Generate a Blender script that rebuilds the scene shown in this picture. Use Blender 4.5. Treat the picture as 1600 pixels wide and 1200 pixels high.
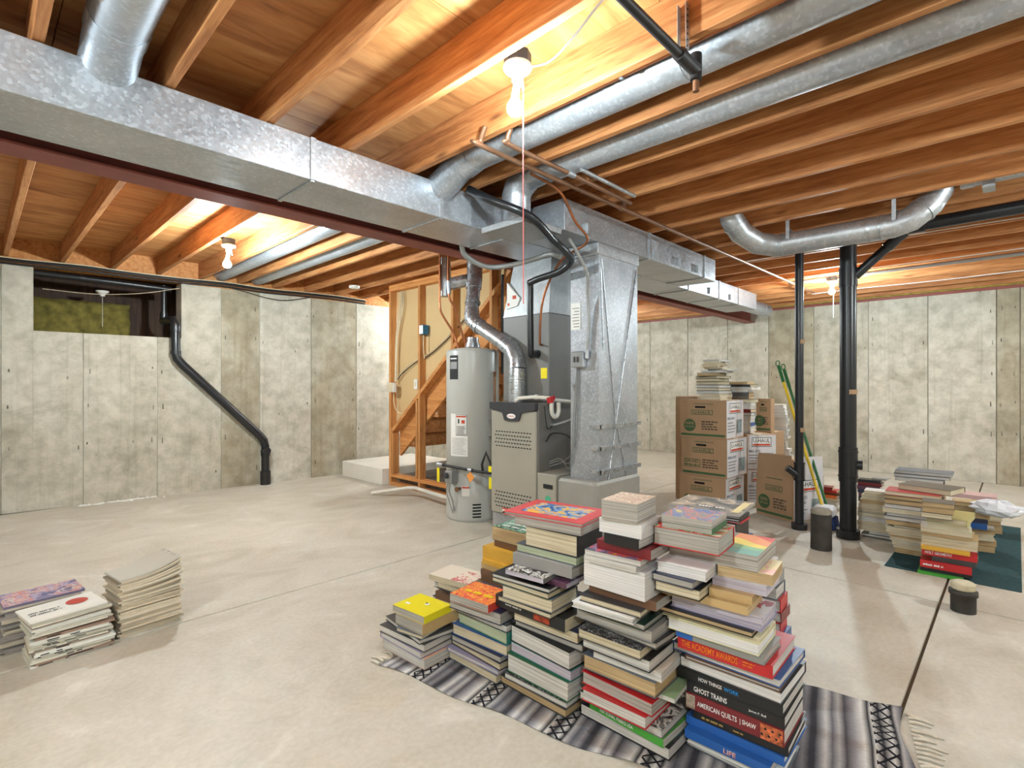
import bpy, bmesh, math, random
from mathutils import Vector, Matrix
random.seed(11)
for o in list(bpy.data.objects): bpy.data.objects.remove(o, do_unlink=True)
SC = bpy.context.scene
COL = SC.collection
# ------------------------------------------------------------------ camera, world, exposure
cam = bpy.data.cameras.new('camera'); camo = bpy.data.objects.new('camera', cam); COL.objects.link(camo)
cam.sensor_width = 36.0; cam.lens = 36.0 * 817.0 / 1600.0; cam.shift_y = 3.0 / 1600.0
cam.clip_start = 0.05
camo.location = (0, 0, 1.24)
camo.rotation_euler = (math.radians(90), 0, -math.radians(45.97))
SC.camera = camo
wd = bpy.data.worlds.new('world'); SC.world = wd; wd.use_nodes = True
wd.node_tree.nodes['Background'].inputs[0].default_value = (0.6, 0.62, 0.66, 1)
wd.node_tree.nodes['Background'].inputs[1].default_value = 0.02
SC.view_settings.view_transform = 'Standard'
SC.view_settings.look = 'None'
SC.view_settings.gamma = 1.0
SC.view_settings.use_curve_mapping = False
SC.view_settings.exposure = 2.58
BULB = 650.0            # radiance of a full-strength bare bulb
# ------------------------------------------------------------------ helpers
def V(*a): return Vector(a)
class MB:
    def __init__(s): s.v = []; s.f = []; s.m = []; s.sm = []; s.cur = 0; s.smooth = False
    def add(s, vs, fs, M=None):
        b = len(s.v)
        for p in vs: s.v.append(tuple(M @ Vector(p)) if M else tuple(p))
        for f in fs: s.f.append(tuple(b + i for i in f)); s.m.append(s.cur); s.sm.append(s.smooth)
        return s
    def box(s, x0, x1, y0, y1, z0, z1, M=None):
        return s.add([(x0,y0,z0),(x1,y0,z0),(x1,y1,z0),(x0,y1,z0),(x0,y0,z1),(x1,y0,z1),(x1,y1,z1),(x0,y1,z1)],
              [(0,3,2,1),(4,5,6,7),(0,1,5,4),(1,2,6,5),(2,3,7,6),(3,0,4,7)], M)
    def bbox(s, x0, x1, y0, y1, z0, z1, b=0.004, M=None):
        """box with chamfered vertical edges and top/bottom rims"""
        ring = [(x0+b,y0),(x1-b,y0),(x1,y0+b),(x1,y1-b),(x1-b,y1),(x0+b,y1),(x0,y1-b),(x0,y0+b)]
        cx, cy = (x0+x1)/2, (y0+y1)/2
        def ins(p, k=b):
            return (p[0]+(k if p[0]<cx else -k)*0.7, p[1]+(k if p[1]<cy else -k)*0.7)
        vs = [(*ins(p),z0) for p in ring]+[(*p,z0+b) for p in ring]+[(*p,z1-b) for p in ring]+[(*ins(p),z1) for p in ring]
        fs = [tuple(range(7,-1,-1)), tuple(range(24,32))]
        for k in range(3):
            for i in range(8):
                j=(i+1)%8; fs.append((k*8+i,k*8+j,k*8+8+j,k*8+8+i))
        return s.add(vs, fs, M)
    def prism(s, poly, d0, d1, axis='y', M=None, fn=None):
        """poly of (a,b) extruded from d0 to d1. axis y: (a,d,b); x: (d,a,b); z: (a,b,d)"""
        n=len(poly)
        def mk(a,b,d): return (a,d,b) if axis=='y' else ((d,a,b) if axis=='x' else (a,b,d))
        vs=[mk(a,b,d0) for a,b in poly]+[mk(a,b,d1) for a,b in poly]
        fs=[tuple(range(n)),tuple(range(2*n-1,n-1,-1))]
        for i in range(n):
            j=(i+1)%n; fs.append((j,i,n+i,n+j))
        return s.add(vs,fs,M)
    def tube(s, pts, r, seg=12, cap=True, smooth=True):
        P=[Vector(p) for p in pts]; n=len(P)
        R=r if isinstance(r,(list,tuple)) else [r]*n
        T=[]
        for i in range(n):
            a=(P[i]-P[i-1]).normalized() if i>0 else None
            b=(P[i+1]-P[i]).normalized() if i<n-1 else None
            t=(a if b is None else b if a is None else (a+b))
            if t.length<1e-6: t=a
            T.append(t.normalized())
        up=Vector((0,0,1)) if abs(T[0].z)<.9 else Vector((1,0,0))
        N=T[0].cross(up).normalized(); vs=[]; fs=[]
        for i in range(n):
            N=(N-T[i]*N.dot(T[i])).normalized(); B=T[i].cross(N)
            k=1.0
            if 0<i<n-1:
                c=(P[i]-P[i-1]).normalized().dot(T[i]); k=1/max(.6,c)
                bend=((P[i+1]-P[i]).normalized()-(P[i]-P[i-1]).normalized())
                bend=bend.normalized() if bend.length>1e-5 else None
            else: bend=None
            for j in range(seg):
                a=2*math.pi*j/seg; o=(N*math.cos(a)+B*math.sin(a))*R[i]
                if bend is not None: o=o+bend*(o.dot(bend))*(k-1)
                vs.append(tuple(P[i]+o))
        for i in range(n-1):
            for j in range(seg):
                j2=(j+1)%seg; fs.append((i*seg+j,i*seg+j2,(i+1)*seg+j2,(i+1)*seg+j))
        sv=s.smooth; s.smooth=smooth; s.add(vs,fs)
        s.smooth=False
        if cap: s.add(vs[:seg],[tuple(range(seg-1,-1,-1))]); s.add(vs[-seg:],[tuple(range(seg))])
        s.smooth=sv; return s
    def lathe(s, prof, c=(0,0,0), seg=24, M=None, smooth=True):
        vs=[];fs=[]
        for r,z in prof:
            for j in range(seg):
                a=2*math.pi*j/seg; vs.append((c[0]+r*math.cos(a),c[1]+r*math.sin(a),c[2]+z))
        for i in range(len(prof)-1):
            for j in range(seg):
                j2=(j+1)%seg; fs.append((i*seg+j,i*seg+j2,(i+1)*seg+j2,(i+1)*seg+j))
        sv=s.smooth; s.smooth=smooth; s.add(vs,fs,M)
        s.smooth=False
        s.add(vs[:seg],[tuple(range(seg-1,-1,-1))],M); s.add(vs[-seg:],[tuple(range(seg))],M)
        s.smooth=sv; return s
    def mesh(s, name, mats):
        me=bpy.data.meshes.new(name); me.from_pydata(s.v,[],s.f)
        for m in (mats if isinstance(mats,(list,tuple)) else [mats]): me.materials.append(m)
        me.polygons.foreach_set('material_index', s.m); me.polygons.foreach_set('use_smooth', s.sm)
        me.update(); return me
    def build(s, name, mats, parent=None):
        o=bpy.data.objects.new(name, s.mesh(name,mats)); COL.objects.link(o)
        if parent: o.parent=parent
        return o
def spline(pts, k=6):
    P=[Vector(p) for p in pts]; P=[P[0]*2-P[1]]+P+[P[-1]*2-P[-2]]; out=[]
    for i in range(1,len(P)-2):
        a,b,c,d=P[i-1:i+3]
        for j in range(k):
            t=j/k
            out.append(.5*((2*b)+(c-a)*t+(2*a-5*b+4*c-d)*t*t+(3*b-a-3*c+d)*t**3))
    out.append(P[-2]); return out
def tag(o, label, cat, group=None, kind=None):
    o['label']=label; o['category']=cat
    if group: o['group']=group
    if kind: o['kind']=kind
    return o
def thing(name, label, cat, loc=(0,0,0), rz=0.0, group=None):
    o=bpy.data.objects.new(name,None); COL.objects.link(o); o.empty_display_size=.05
    o.location=loc; o.rotation_euler=(0,0,rz); return tag(o,label,cat,group)
def struct(o): o['kind']='structure'; return o
def obj(name, me, parent, loc=(0,0,0), rot=(0,0,0), sc=(1,1,1)):
    o=bpy.data.objects.new(name,me); COL.objects.link(o); o.parent=parent; o.location=loc; o.rotation_euler=rot; o.scale=sc; return o
# ------------------------------------------------------------------ materials
def s2l(c):
    return tuple((x/12.92 if x<=.04045 else ((x+.055)/1.055)**2.4) for x in c)
def rgb(r,g,b): return (*s2l((r/255,g/255,b/255)),1)
MATS={}
class NT:
    def __init__(s,name):
        s.m=bpy.data.materials.new(name); s.m.use_nodes=True; s.t=s.m.node_tree; s.b=s.t.nodes['Principled BSDF']
    def n(s,ty,**kw):
        nd=s.t.nodes.new(ty)
        for k,v in kw.items():
            if k.startswith('i_'):
                key=k[2:]; key=int(key) if key.isdigit() else key.replace('_',' ')
                nd.inputs[key].default_value=v
            else: setattr(nd,k,v)
        return nd
    def l(s,a,b): s.t.links.new(a,b)
    def coord(s,kind='Object',scale=(1,1,1),rand=0.0):
        tc=s.n('ShaderNodeTexCoord'); mp=s.n('ShaderNodeMapping'); mp.inputs['Scale'].default_value=scale
        s.l(tc.outputs[kind],mp.inputs['Vector'])
        if rand:
            oi=s.n('ShaderNodeObjectInfo'); mu=s.n('ShaderNodeMath',operation='MULTIPLY'); mu.inputs[1].default_value=rand
            s.l(oi.outputs['Random'],mu.inputs[0]); cb=s.n('ShaderNodeCombineXYZ')
            for i in range(3): s.l(mu.outputs[0],cb.inputs[i])
            s.l(cb.outputs[0],mp.inputs['Location'])
        return mp.outputs[0]
    def noise(s,vec,scale,detail=4,rough=.55,dist=0):
        nd=s.n('ShaderNodeTexNoise'); nd.inputs['Scale'].default_value=scale; nd.inputs['Detail'].default_value=detail
        nd.inputs['Roughness'].default_value=rough; nd.inputs['Distortion'].default_value=dist; s.l(vec,nd.inputs['Vector']); return nd.outputs[0]
    def vor(s,vec,scale,feature='F1',out='Distance'):
        nd=s.n('ShaderNodeTexVoronoi',feature=feature); nd.inputs['Scale'].default_value=scale; s.l(vec,nd.inputs['Vector']); return nd.outputs[out]
    def ramp(s,fac,stops,interp='LINEAR'):
        nd=s.n('ShaderNodeValToRGB'); cr=nd.color_ramp; cr.interpolation=interp
        while len(cr.elements)<len(stops): cr.elements.new(.5)
        for e,(p,c) in zip(cr.elements,stops): e.position=p; e.color=c if len(c)==4 else (*c,1)
        s.l(fac,nd.inputs[0]); return nd.outputs[0]
    def mix(s,fac,a,b,mode='MIX'):
        nd=s.n('ShaderNodeMix',data_type='RGBA',blend_type=mode)
        for sk,x in ((nd.inputs[0],fac),(nd.inputs[6],a),(nd.inputs[7],b)):
            if hasattr(x,'is_output'): s.l(x,sk)
            else: sk.default_value=x
        return nd.outputs[2]
    def math(s,op,a,b=0.0):
        nd=s.n('ShaderNodeMath',operation=op)
        for sk,x in ((nd.inputs[0],a),(nd.inputs[1],b)):
            if hasattr(x,'is_output'): s.l(x,sk)
            else: sk.default_value=x
        return nd.outputs[0]
    def bump(s,h,strength=.3,dist=.01):
        nd=s.n('ShaderNodeBump'); nd.inputs['Strength'].default_value=strength; nd.inputs['Distance'].default_value=dist
        s.l(h,nd.inputs['Height']); s.l(nd.outputs[0],s.b.inputs['Normal'])
    def col(s,c): s.l(c,s.b.inputs['Base Color']) if hasattr(c,'is_output') else setattr(s.b.inputs['Base Color'],'default_value',c)
    def set(s,rough=.6,metal=0.0,spec=.5):
        s.b.inputs['Roughness'].default_value=rough; s.b.inputs['Metallic'].default_value=metal; s.b.inputs['Specular IOR Level'].default_value=spec; return s.m
G4=lambda v:(v,v,v,1)
def plain(name,c,rough=.55,metal=0.0,var=.10,scale=9.0,spec=.4):
    """a plain painted or printed material with slight mottling"""
    if name in MATS: return MATS[name]
    t=NT(name); v=t.coord('Object',(1,1,1),9.0); n=t.noise(v,scale,4)
    d=t.ramp(n,[(.3,G4(1-var)),(.7,G4(1+var*.6))]); t.col(t.mix(1.0,c,d,'MULTIPLY'))
    MATS[name]=t.set(rough,metal,spec); return MATS[name]
def m_concrete(name='poured_concrete',tint=(1,1,1,1)):
    t=NT(name); v=t.coord('Object',(1,1,1),40.0)
    big=t.noise(v,1.3,6,.6,.3); med=t.noise(v,7.0,6,.65); fine=t.noise(v,60,3)
    c=t.ramp(big,[(.30,rgb(168,162,146)),(.5,rgb(192,187,172)),(.68,rgb(208,203,190))])
    c=t.mix(.45,c,t.ramp(med,[(.35,rgb(150,144,128)),(.62,rgb(214,209,196))]))
    vs=t.coord('Object',(26,26,.7),40.0); st=t.noise(vs,1.0,4)
    c=t.mix(t.ramp(st,[(.56,G4(0)),(.78,G4(.40))]),c,rgb(140,132,112))
    # a few blotchy form stains
    sv=t.coord('Object',(.8,.8,1.0),40.0); sn=t.noise(sv,1.5,5,.6,1.2)
    c=t.mix(t.ramp(sn,[(.58,G4(0)),(.72,G4(.42))]),c,rgb(128,116,92))
    # pinholes
    pv=t.vor(v,26.0); mask=t.noise(v,3.0,2)
    pit=t.math('MULTIPLY',t.ramp(pv,[(.05,G4(1)),(.13,G4(0))]),t.ramp(mask,[(.52,G4(0)),(.6,G4(1))]))
    c=t.mix(t.math('MULTIPLY',pit,.65),c,rgb(96,90,76))
    # tall form-tie marks
    tv=t.coord('Object',(3.3,3.3,1.45),40.0); tie=t.vor(tv,1.5); c=t.mix(t.ramp(tie,[(.028,G4(.7)),(.05,G4(0))]),c,rgb(84,78,66))
    oi=t.n('ShaderNodeObjectInfo'); c=t.mix(1.0,c,t.ramp(oi.outputs['Random'],[(0,(.86,.85,.82)),(1,(1.0,1.0,1.0))]),'MULTIPLY')
    if tint[0]<1: c=t.mix(t.ramp(t.noise(t.coord('Object',(1.5,1.5,.6)),1.6,5,.6,.8),[(.3,G4(.35)),(.55,G4(1))]),c,t.mix(1.0,c,tint,'MULTIPLY'))
    t.col(c); h=t.math('SUBTRACT',t.math('ADD',t.math('MULTIPLY',med,.5),t.math('MULTIPLY',fine,.25)),pit); t.bump(h,.35,.006)
    return t.set(.85,0,.25)
def m_floor():
    t=NT('troweled_concrete_floor'); v=t.coord('Object')
    big=t.noise(v,.7,7,.6,.6); sw=t.coord('Object',(1.0,1.25,1)); s2=t.noise(sw,1.5,7,.62,2.2); fine=t.noise(v,45,4)
    c=t.ramp(big,[(.32,rgb(178,171,154)),(.5,rgb(198,192,177)),(.68,rgb(212,208,196))])
    c=t.mix(.5,c,t.ramp(s2,[(.34,rgb(172,165,148)),(.5,rgb(198,193,180)),(.60,rgb(206,202,192)),(.68,rgb(228,225,217))]))
    rn=t.noise(t.coord('Object',(.9,1.5,1)),1.15,5,.6,.8); c=t.mix(t.ramp(rn,[(.64,G4(0)),(.76,G4(.26))]),c,rgb(196,160,110))
    dk=t.noise(v,2.6,6,.7,.5); c=t.mix(t.ramp(dk,[(.60,G4(0)),(.76,G4(.14))]),c,rgb(160,150,130))
    c=t.mix(.10,c,t.ramp(fine,[(.35,rgb(140,130,110)),(.65,rgb(235,230,215))]))
    t.col(c); t.bump(t.math('ADD',t.math('MULTIPLY',fine,.2),s2),.10,.006)
    rr=t.ramp(s2,[(.3,G4(.42)),(.7,G4(.62))]); t.l(rr,t.b.inputs['Roughness'])
    m=t.set(.5,0,.4); return m
def m_wood(name,dark,mid,light,axis='y',knots=True,rough=.62,k=16,fm=.25):
    t=NT(name); sc={'x':(1.2,k,k),'y':(k,1.2,k),'z':(k,k,1.2)}[axis]
    v=t.coord('Object',sc,30.0); n=t.noise(v,1.6,6,.6,.7); f=t.noise(v,7,3)
    c=t.ramp(n,[(.28,dark),(.48,mid),(.70,light)])
    c=t.mix(fm,c,t.ramp(f,[(.35,dark),(.65,light)]))
    if knots:
        sk={'x':(1,4,4),'y':(4,1,4),'z':(4,4,1)}[axis]; kv=t.coord('Object',sk,30.0)
        kn=t.vor(kv,1.25); c=t.mix(t.ramp(kn,[(.045,G4(.8)),(.10,G4(0))]),c,tuple(x*.35 for x in dark[:3])+(1,))
    oi=t.n('ShaderNodeObjectInfo'); c=t.mix(1.0,c,t.ramp(oi.outputs['Random'],[(0,(.80,.76,.72)),(1,(1.08,1.06,1.04))]),'MULTIPLY')
    t.col(c); t.bump(n,.15,.004); return t.set(rough,0,.35)
def m_galv(name='galvanized_steel',tint=(1,1,1),scale=75,rough=.40,metal=.75):
    t=NT(name); v=t.coord('Object',(1,1,1),5.0); vc=t.n('ShaderNodeTexVoronoi'); vc.inputs['Scale'].default_value=scale
    wv=t.noise(v,9,2); 
    t.l(v,vc.inputs['Vector'])
    sp=t.n('ShaderNodeSeparateColor'); t.l(vc.outputs['Color'],sp.inputs[0]); g=sp.outputs[0]
    base=[(0,(.38*tint[0],.40*tint[1],.43*tint[2])),(.7,(.44*tint[0],.465*tint[1],.495*tint[2])),(1,(.58*tint[0],.605*tint[1],.635*tint[2]))]
    c=t.ramp(g,base); ci=t.noise(v,3,5,.6); c=t.mix(.35,c,t.ramp(ci,[(.35,G4(.32)),(.65,G4(.62))]))
    t.col(c); t.l(t.ramp(g,[(0,G4(rough-.05)),(1,G4(rough+.08))]),t.b.inputs['Roughness'])
    t.bump(wv,.06,.01); return t.set(rough,metal,.5)
def m_pages(name,c,dark):
    t=NT(name); v=t.coord('Object',(2,2,420),7.0); n=t.noise(v,1.0,3,.6)
    w=t.coord('Object',(1,1,1),7.0); b=t.noise(w,6,3)
    cc=t.ramp(n,[(.36,dark),(.60,c)]); cc=t.mix(.22,cc,t.ramp(b,[(.3,dark),(.7,c)])); t.col(cc); t.bump(n,.25,.0015); return t.set(.85,0,.15)
def m_emit(name,c,st):
    t=NT(name); t.b.inputs['Emission Color'].default_value=c; t.b.inputs['Emission Strength'].default_value=st; t.col(G4(.9)); return t.set(.4)
def m_art(name,base,stops,border=.0,bcol=None,scale=3.0,det=3,dist=1.0,rough=.32,interp='CONSTANT',x0=0.,x1=1.,y0=0.,y1=1.,axisbias=None):
    """printed cover: a picture field of patches inside an optional plain margin (flat print)"""
    t=NT(name); g=t.coord('Generated'); sx=t.n('ShaderNodeSeparateXYZ'); t.l(g,sx.inputs[0])
    n=t.noise(g,scale,det,.55,dist)
    if axisbias: n=t.math('ADD',t.math('MULTIPLY',n,.45),t.math('MULTIPLY',sx.outputs[axisbias-1],.55))
    pic=t.ramp(n,stops,interp)
    def inside(a,b,s): return t.math('MULTIPLY',t.math('GREATER_THAN',s,a),t.math('LESS_THAN',s,b))
    mk=t.math('MULTIPLY',inside(x0,x1,sx.outputs[0]),inside(y0,y1,sx.outputs[1]))
    mk=t.math('MULTIPLY',mk,t.math('GREATER_THAN',sx.outputs[2],.9))
    c=t.mix(mk,base,pic); t.col(c); return t.set(rough,0,.5)
M={}
M['concrete']=m_concrete(); M['stained']=m_concrete('stained_poured_concrete',(.74,.69,.60,1)); M['floor']=m_floor()
M['joist']=m_wood('joist_lumber',rgb(134,80,44),rgb(184,122,72),rgb(212,156,102),'y')
M['stud']=m_wood('stud_lumber',rgb(170,104,52),rgb(204,142,84),rgb(224,172,112),'z')
M['rail']=m_wood('stair_lumber',rgb(168,100,48),rgb(206,140,80),rgb(226,170,108),'y')
M['ply']=m_wood('plywood_subfloor',rgb(150,94,52),rgb(196,138,82),rgb(218,168,112),'x',k=6,fm=.10)
M['galv']=m_galv(); M['galv_duct']=m_galv('galvanized_duct',(1.02,1.05,1.09),80,.36,.68); M['galv_dull']=m_galv('dull_galvanized',(.72,.72,.70),70,.5,.5)
M['flue']=m_galv('bright_flue_steel',(1.1,1.1,1.1),40,.30,.8)
M['joint']=plain('dirty_joint',rgb(112,98,80),.9)
M['beam']=plain('red_oxide_paint',rgb(140,76,68),.55,0,.18,6)
M['abs']=plain('black_plastic_pipe',rgb(30,31,34),.30,0,.2,5,.5)
M['iron']=plain('black_iron',rgb(52,50,50),.45,.4,.2,12)
M['copper']=plain('copper_tube',rgb(178,112,74),.35,.75,.25,6)
M['copperdull']=plain('tarnished_copper',rgb(142,104,78),.42,.6,.3,6)
M['white']=plain('white_plastic',rgb(232,230,224),.45)
M['porcelain']=plain('white_porcelain',rgb(238,236,230),.25,0,.03)
M['wh']=plain('grey_enamel',rgb(182,182,176),.32,0,.03,3)
M['furn']=plain('taupe_enamel',rgb(160,155,142),.42,0,.05,4)
M['furnd']=plain('dark_grey_enamel',rgb(118,116,112),.48,0,.06,4)
M['trimd']=plain('charcoal_plastic',rgb(62,62,66),.35)
M['black']=plain('black_rubber',rgb(22,22,24),.5)
M['void']=plain('dark_opening',rgb(16,15,14),.9,0,.05)
M['yellow']=plain('yellow_tag',rgb(238,218,20),.5,0,.04)
M['orange']=plain('orange_tag',rgb(226,150,74),.6,0,.05)
M['redp']=plain('red_plastic',rgb(190,40,44),.4)
M['paper']=plain('white_label',rgb(226,224,218),.6,0,.05,20)
M['ink']=plain('black_ink',rgb(34,34,36),.6)
M['redink']=plain('red_ink',rgb(206,74,48),.6)
M['greenink']=plain('green_ink',rgb(70,98,62),.65)
M['whiteink']=plain('white_ink',rgb(240,240,238),.5,0,.02)
M['orangeink']=plain('orange_ink',rgb(238,130,36),.5,0,.02)
M['blueink']=plain('light_blue_ink',rgb(40,150,226),.5,0,.02)
M['goldink']=plain('gold_ink',rgb(190,160,90),.5)
M['card']=plain('cardboard',rgb(170,138,106),.75,0,.08,5)
M['cardw']=plain('white_printed_cardboard',rgb(218,216,220),.6,0,.06,5)
M['drywall']=plain('tan_drywall_paper',rgb(206,176,128),.85,0,.04,3)
M['batt']=plain('yellow_fibreglass',rgb(188,170,84),.95,0,.35,14)
M['slabw']=plain('pale_landing_concrete',rgb(224,220,210),.8,0,.06,4)
M['string']=plain('pink_string',rgb(226,120,118),.8)
M['cable']=plain('cream_cable',rgb(216,200,168),.5)
M['cableb']=plain('black_cable',rgb(36,34,34),.45)
M['flexgrey']=plain('grey_conduit',rgb(150,150,148),.4,.3)
M['pvc']=plain('white_pvc',rgb(224,218,206),.4)
M['bluebox']=plain('blue_box_plastic',rgb(40,110,150),.5)
M['broomg']=plain('green_handle',rgb(34,102,52),.4); M['broomy']=plain('yellow_handle',rgb(224,190,30),.4)
M['bristle']=plain('navy_bristles',rgb(34,56,110),.8,0,.3,60)
M['tealmat']=plain('teal_mat',rgb(38,72,78),.95,0,.25,30)
M['tape']=plain('cream_tape',rgb(210,200,172),.7,0,.15,20)
M['oldiron']=plain('weathered_plastic',rgb(62,58,54),.7,0,.35,14)
M['fringe']=plain('cream_yarn',rgb(214,206,190),.95,0,.15,40)
M['bag']=plain('white_bag_plastic',rgb(226,230,238),.35,0,.06,12)
def bulb_mat(k): return m_emit('lit_bulb_glass',(.815,.95,1.0,1),BULB*k)
M['shadewood']=m_wood('shade_darkened_lumber',rgb(58,36,24),rgb(78,52,34),rgb(96,66,44),'z')  # recess framing, colour darkened to carry the shade inside the wall opening
M['shadebatt']=plain('shade_darkened_insulation',rgb(126,114,54),.95,0,.45,11)  # recess batt, yellow-green lowered in colour to stand for the dim light there
PG={'white':m_pages('pages_white',rgb(222,220,214),rgb(160,156,150)),'whitep':m_pages('pages_bright',rgb(232,230,228),rgb(196,194,192)),
 'cream':m_pages('pages_cream',rgb(222,212,186),rgb(166,152,122)),'greyp':m_pages('pages_grey',rgb(190,186,178),rgb(128,124,116)),
 'tanp':m_pages('pages_tan',rgb(204,180,140),rgb(146,120,84)),'greenp':m_pages('pages_green',rgb(190,200,172),rgb(140,150,122)),
 'lilacp':m_pages('pages_lilac',rgb(204,198,208),rgb(150,142,156))}
CV={'peach':(222,170,140),'lavender':(160,154,184),'charcoal':(66,66,68),'slate':(98,104,114),'tan':(196,166,116),'yellow':(226,214,24),'navy':(36,44,74),'brown':(112,80,58),'brown2':(94,82,70),
 'black':(28,28,31),'offwhite':(224,214,198),'teal':(40,116,106),'blue':(52,88,148),'blue2':(40,98,176),'white':(228,227,224),'orange':(222,110,50),'maroon':(122,34,40),'green':(44,104,66),'green2':(70,160,56),
 'gold':(214,164,58),'greenblack':(40,60,48),'darkgreen':(36,60,50),'plum':(92,58,78),'grey':(150,148,146),'red':(192,38,42),'palegreen':(150,180,140),'greyw':(204,202,206),'picture':(140,140,136),
 'cream2':(226,220,184),'yellowpale':(232,218,162),'pink':(206,170,168),'olive':(178,168,96),'greenpale':(196,204,178)}
CW={'brown2':'dark brown','blue2':'bright blue','green2':'bright green','greenblack':'green-black','greyw':'pale grey','picture':'grey picture-printed','cream2':'pale cream','yellowpale':'pale yellow','greenpale':'pale green','offwhite':'off-white','palegreen':'pale green','darkgreen':'dark green'}
def cover(c): return plain('cover_'+c,rgb(*CV[c]),.36,0,.05,14,.5)
# ================================================================== STRUCTURE
ZJ=2.50; JD=.19; ZS=ZJ+JD; XW=9.03; XB=-2.2; YB=-3.3
def lw(x,off=0.0): return 7.065-.065*x-off          # the left wall stands slightly askew
# floor: slabs divided by sawn joints
fl=struct(MB().box(XB-.2,XW+.2,YB-.2,8.3,-.16,-.016).build('floor',M['joint']))
g=.007
for (xa,xb) in ((XB,3.86),(3.86,XW)):
    for (ya,yb) in ((YB,.32),(.32,3.15),(3.15,7.02)):
        MB().bbox(xa+g,xb-g,ya+g,yb-g,-.016,0,.003).build('slab',M['floor'],fl)
# left wall with a high opening
WT=2.42; ox0,ox1,oz=.43,1.69,1.79
wl=struct(MB().build('wall_left',M['concrete']))
mb=MB()
def skew(m,x0,x1,z0,z1,o0,o1):
    vs=[(x,lw(x,o),z) for z in (z0,z1) for (x,o) in ((x0,o0),(x1,o0),(x1,o1),(x0,o1))]
    m.add(vs,[(0,3,2,1),(4,5,6,7),(0,1,5,4),(1,2,6,5),(2,3,7,6),(3,0,4,7)]); return m
skew(mb,XB,ox0,0,WT,-.004,-.22); skew(mb,ox0,ox1,0,oz-.002,-.004,-.22); skew(mb,ox1,XW+.1,0,WT,-.004,-.22)
wl.data=mb.mesh('wall_left',M['concrete'])
def skew_panel(poly,mat='concrete'):
    m=MB(); n=len(poly)
    vs=[(x,lw(x,.006),z) for x,z in poly]+[(x,lw(x,-.010),z) for x,z in poly]
    # small chamfer ring
    cx=sum(p[0] for p in poly)/n; cz=sum(p[1] for p in poly)/n
    m.add(vs,[tuple(range(n))]+[tuple([(i+1)%n,i,n+i,n+(i+1)%n]) for i in range(n)])
    m.build('panel',M[mat],wl)
seams=[-1.75,-1.1,-.45,.199,.811,1.456,2.099,2.537,3.188,3.835,4.48,5.12,5.77,6.42,7.07,7.72,8.37]
g=.005
skew_panel([(XB,0),(seams[0]-g,0),(seams[0]-g,WT),(XB,WT)])
for a,b in zip(seams,seams[1:]):
    a+=g; b-=g
    if a<ox0<b: poly=[(a,0),(b,0),(b,oz),(ox0,oz),(ox0,WT),(a,WT)]
    elif a>ox0 and b<ox1: poly=[(a,0),(b,0),(b,oz),(a,oz)]
    elif a<ox1<b: poly=[(a,0),(b,0),(b,WT),(ox1,WT),(ox1,oz),(a,oz)]
    else: poly=[(a,0),(b,0),(b,WT),(a,WT)]
    skew_panel(poly,'stained' if 2.0<a<2.2 or 3.1<a<3.3 else 'concrete')
skew_panel([(8.37+g,0),(XW,0),(XW,WT),(8.37+g,WT)])
def tie_marks(fn,cols,parent):
    m=MB(); rr=random.Random(4)
    for c in cols:
        for s in (-.045,.045):
            for z in (.22,.62,1.02,1.42,1.82,2.2):
                if rr.random()<.72: fn(m,c+s+rr.uniform(-.012,.012),z+rr.uniform(-.03,.03),rr.uniform(.003,.008),rr.uniform(.012,.034))
    o=m.build('form_tie_marks',plain('dark_tie_hole',rgb(104,98,84),.9,0,.4,50),parent); o['kind']='stuff'
def left_mark(m,x,z,w,h):
    if x>XB+.1 and not (ox0-.03<x<ox1+.03 and z+h>oz-.02): m.add([(x-w,lw(x-w,.0068),z-h),(x+w,lw(x+w,.0068),z-h),(x+w*.7,lw(x+w,.0068),z+h),(x-w*.6,lw(x-w,.0068),z+h)],[(0,1,2,3)])
tie_marks(left_mark,seams,wl)
# recess behind the opening
rc=struct(MB().box(ox0-.5,ox1+.4,7.2,8.1,oz-.12,oz-.006).build('wall_recess_floor',M['concrete']))
rw=struct(MB().box(ox0-.5,ox1+.4,8.1,8.2,oz-.1,2.9).box(ox0-.6,ox0-.5,7.2,8.2,oz-.1,2.9).box(ox1+.4,ox1+.5,7.2,8.2,oz-.1,2.9).build('wall_recess',M['shadewood']))
# right wall
WR=2.46
wr_=struct(MB().box(XW+.012,XW+.2,YB-.2,7.2,0,WR).build('wall_right',M['concrete']))
ys=[YB,-2.6,-1.95,-1.3,-.66,-.024,.191,.873,1.551,2.254,2.914,3.578,4.293,5.051,5.75,6.45]
for i,(a,b) in enumerate(zip(ys,ys[1:])):
    MB().bbox(XW-.006+(.002 if i%2 else 0),XW+.014,a+g,b-g,0.0,WR,.002).build('panel',M['stained' if i in (4,5,9) else 'concrete'],wr_)
def right_mark(m,y,z,w,h): m.add([(XW-.0072,y-w,z-h),(XW-.0072,y+w,z-h),(XW-.0072,y+w*.7,z+h),(XW-.0072,y-w*.6,z+h)],[(0,3,2,1)])
tie_marks(right_mark,ys[1:-1],wr_)
# unseen walls behind the camera close the room
wb=struct(MB().box(XB-.2,XB,YB-.2,7.5,0,2.45).build('wall_back',M['concrete']))
wf=struct(MB().box(XB-.2,XW+.2,YB-.2,YB,0,2.45).build('wall_front',M['concrete']))
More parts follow.
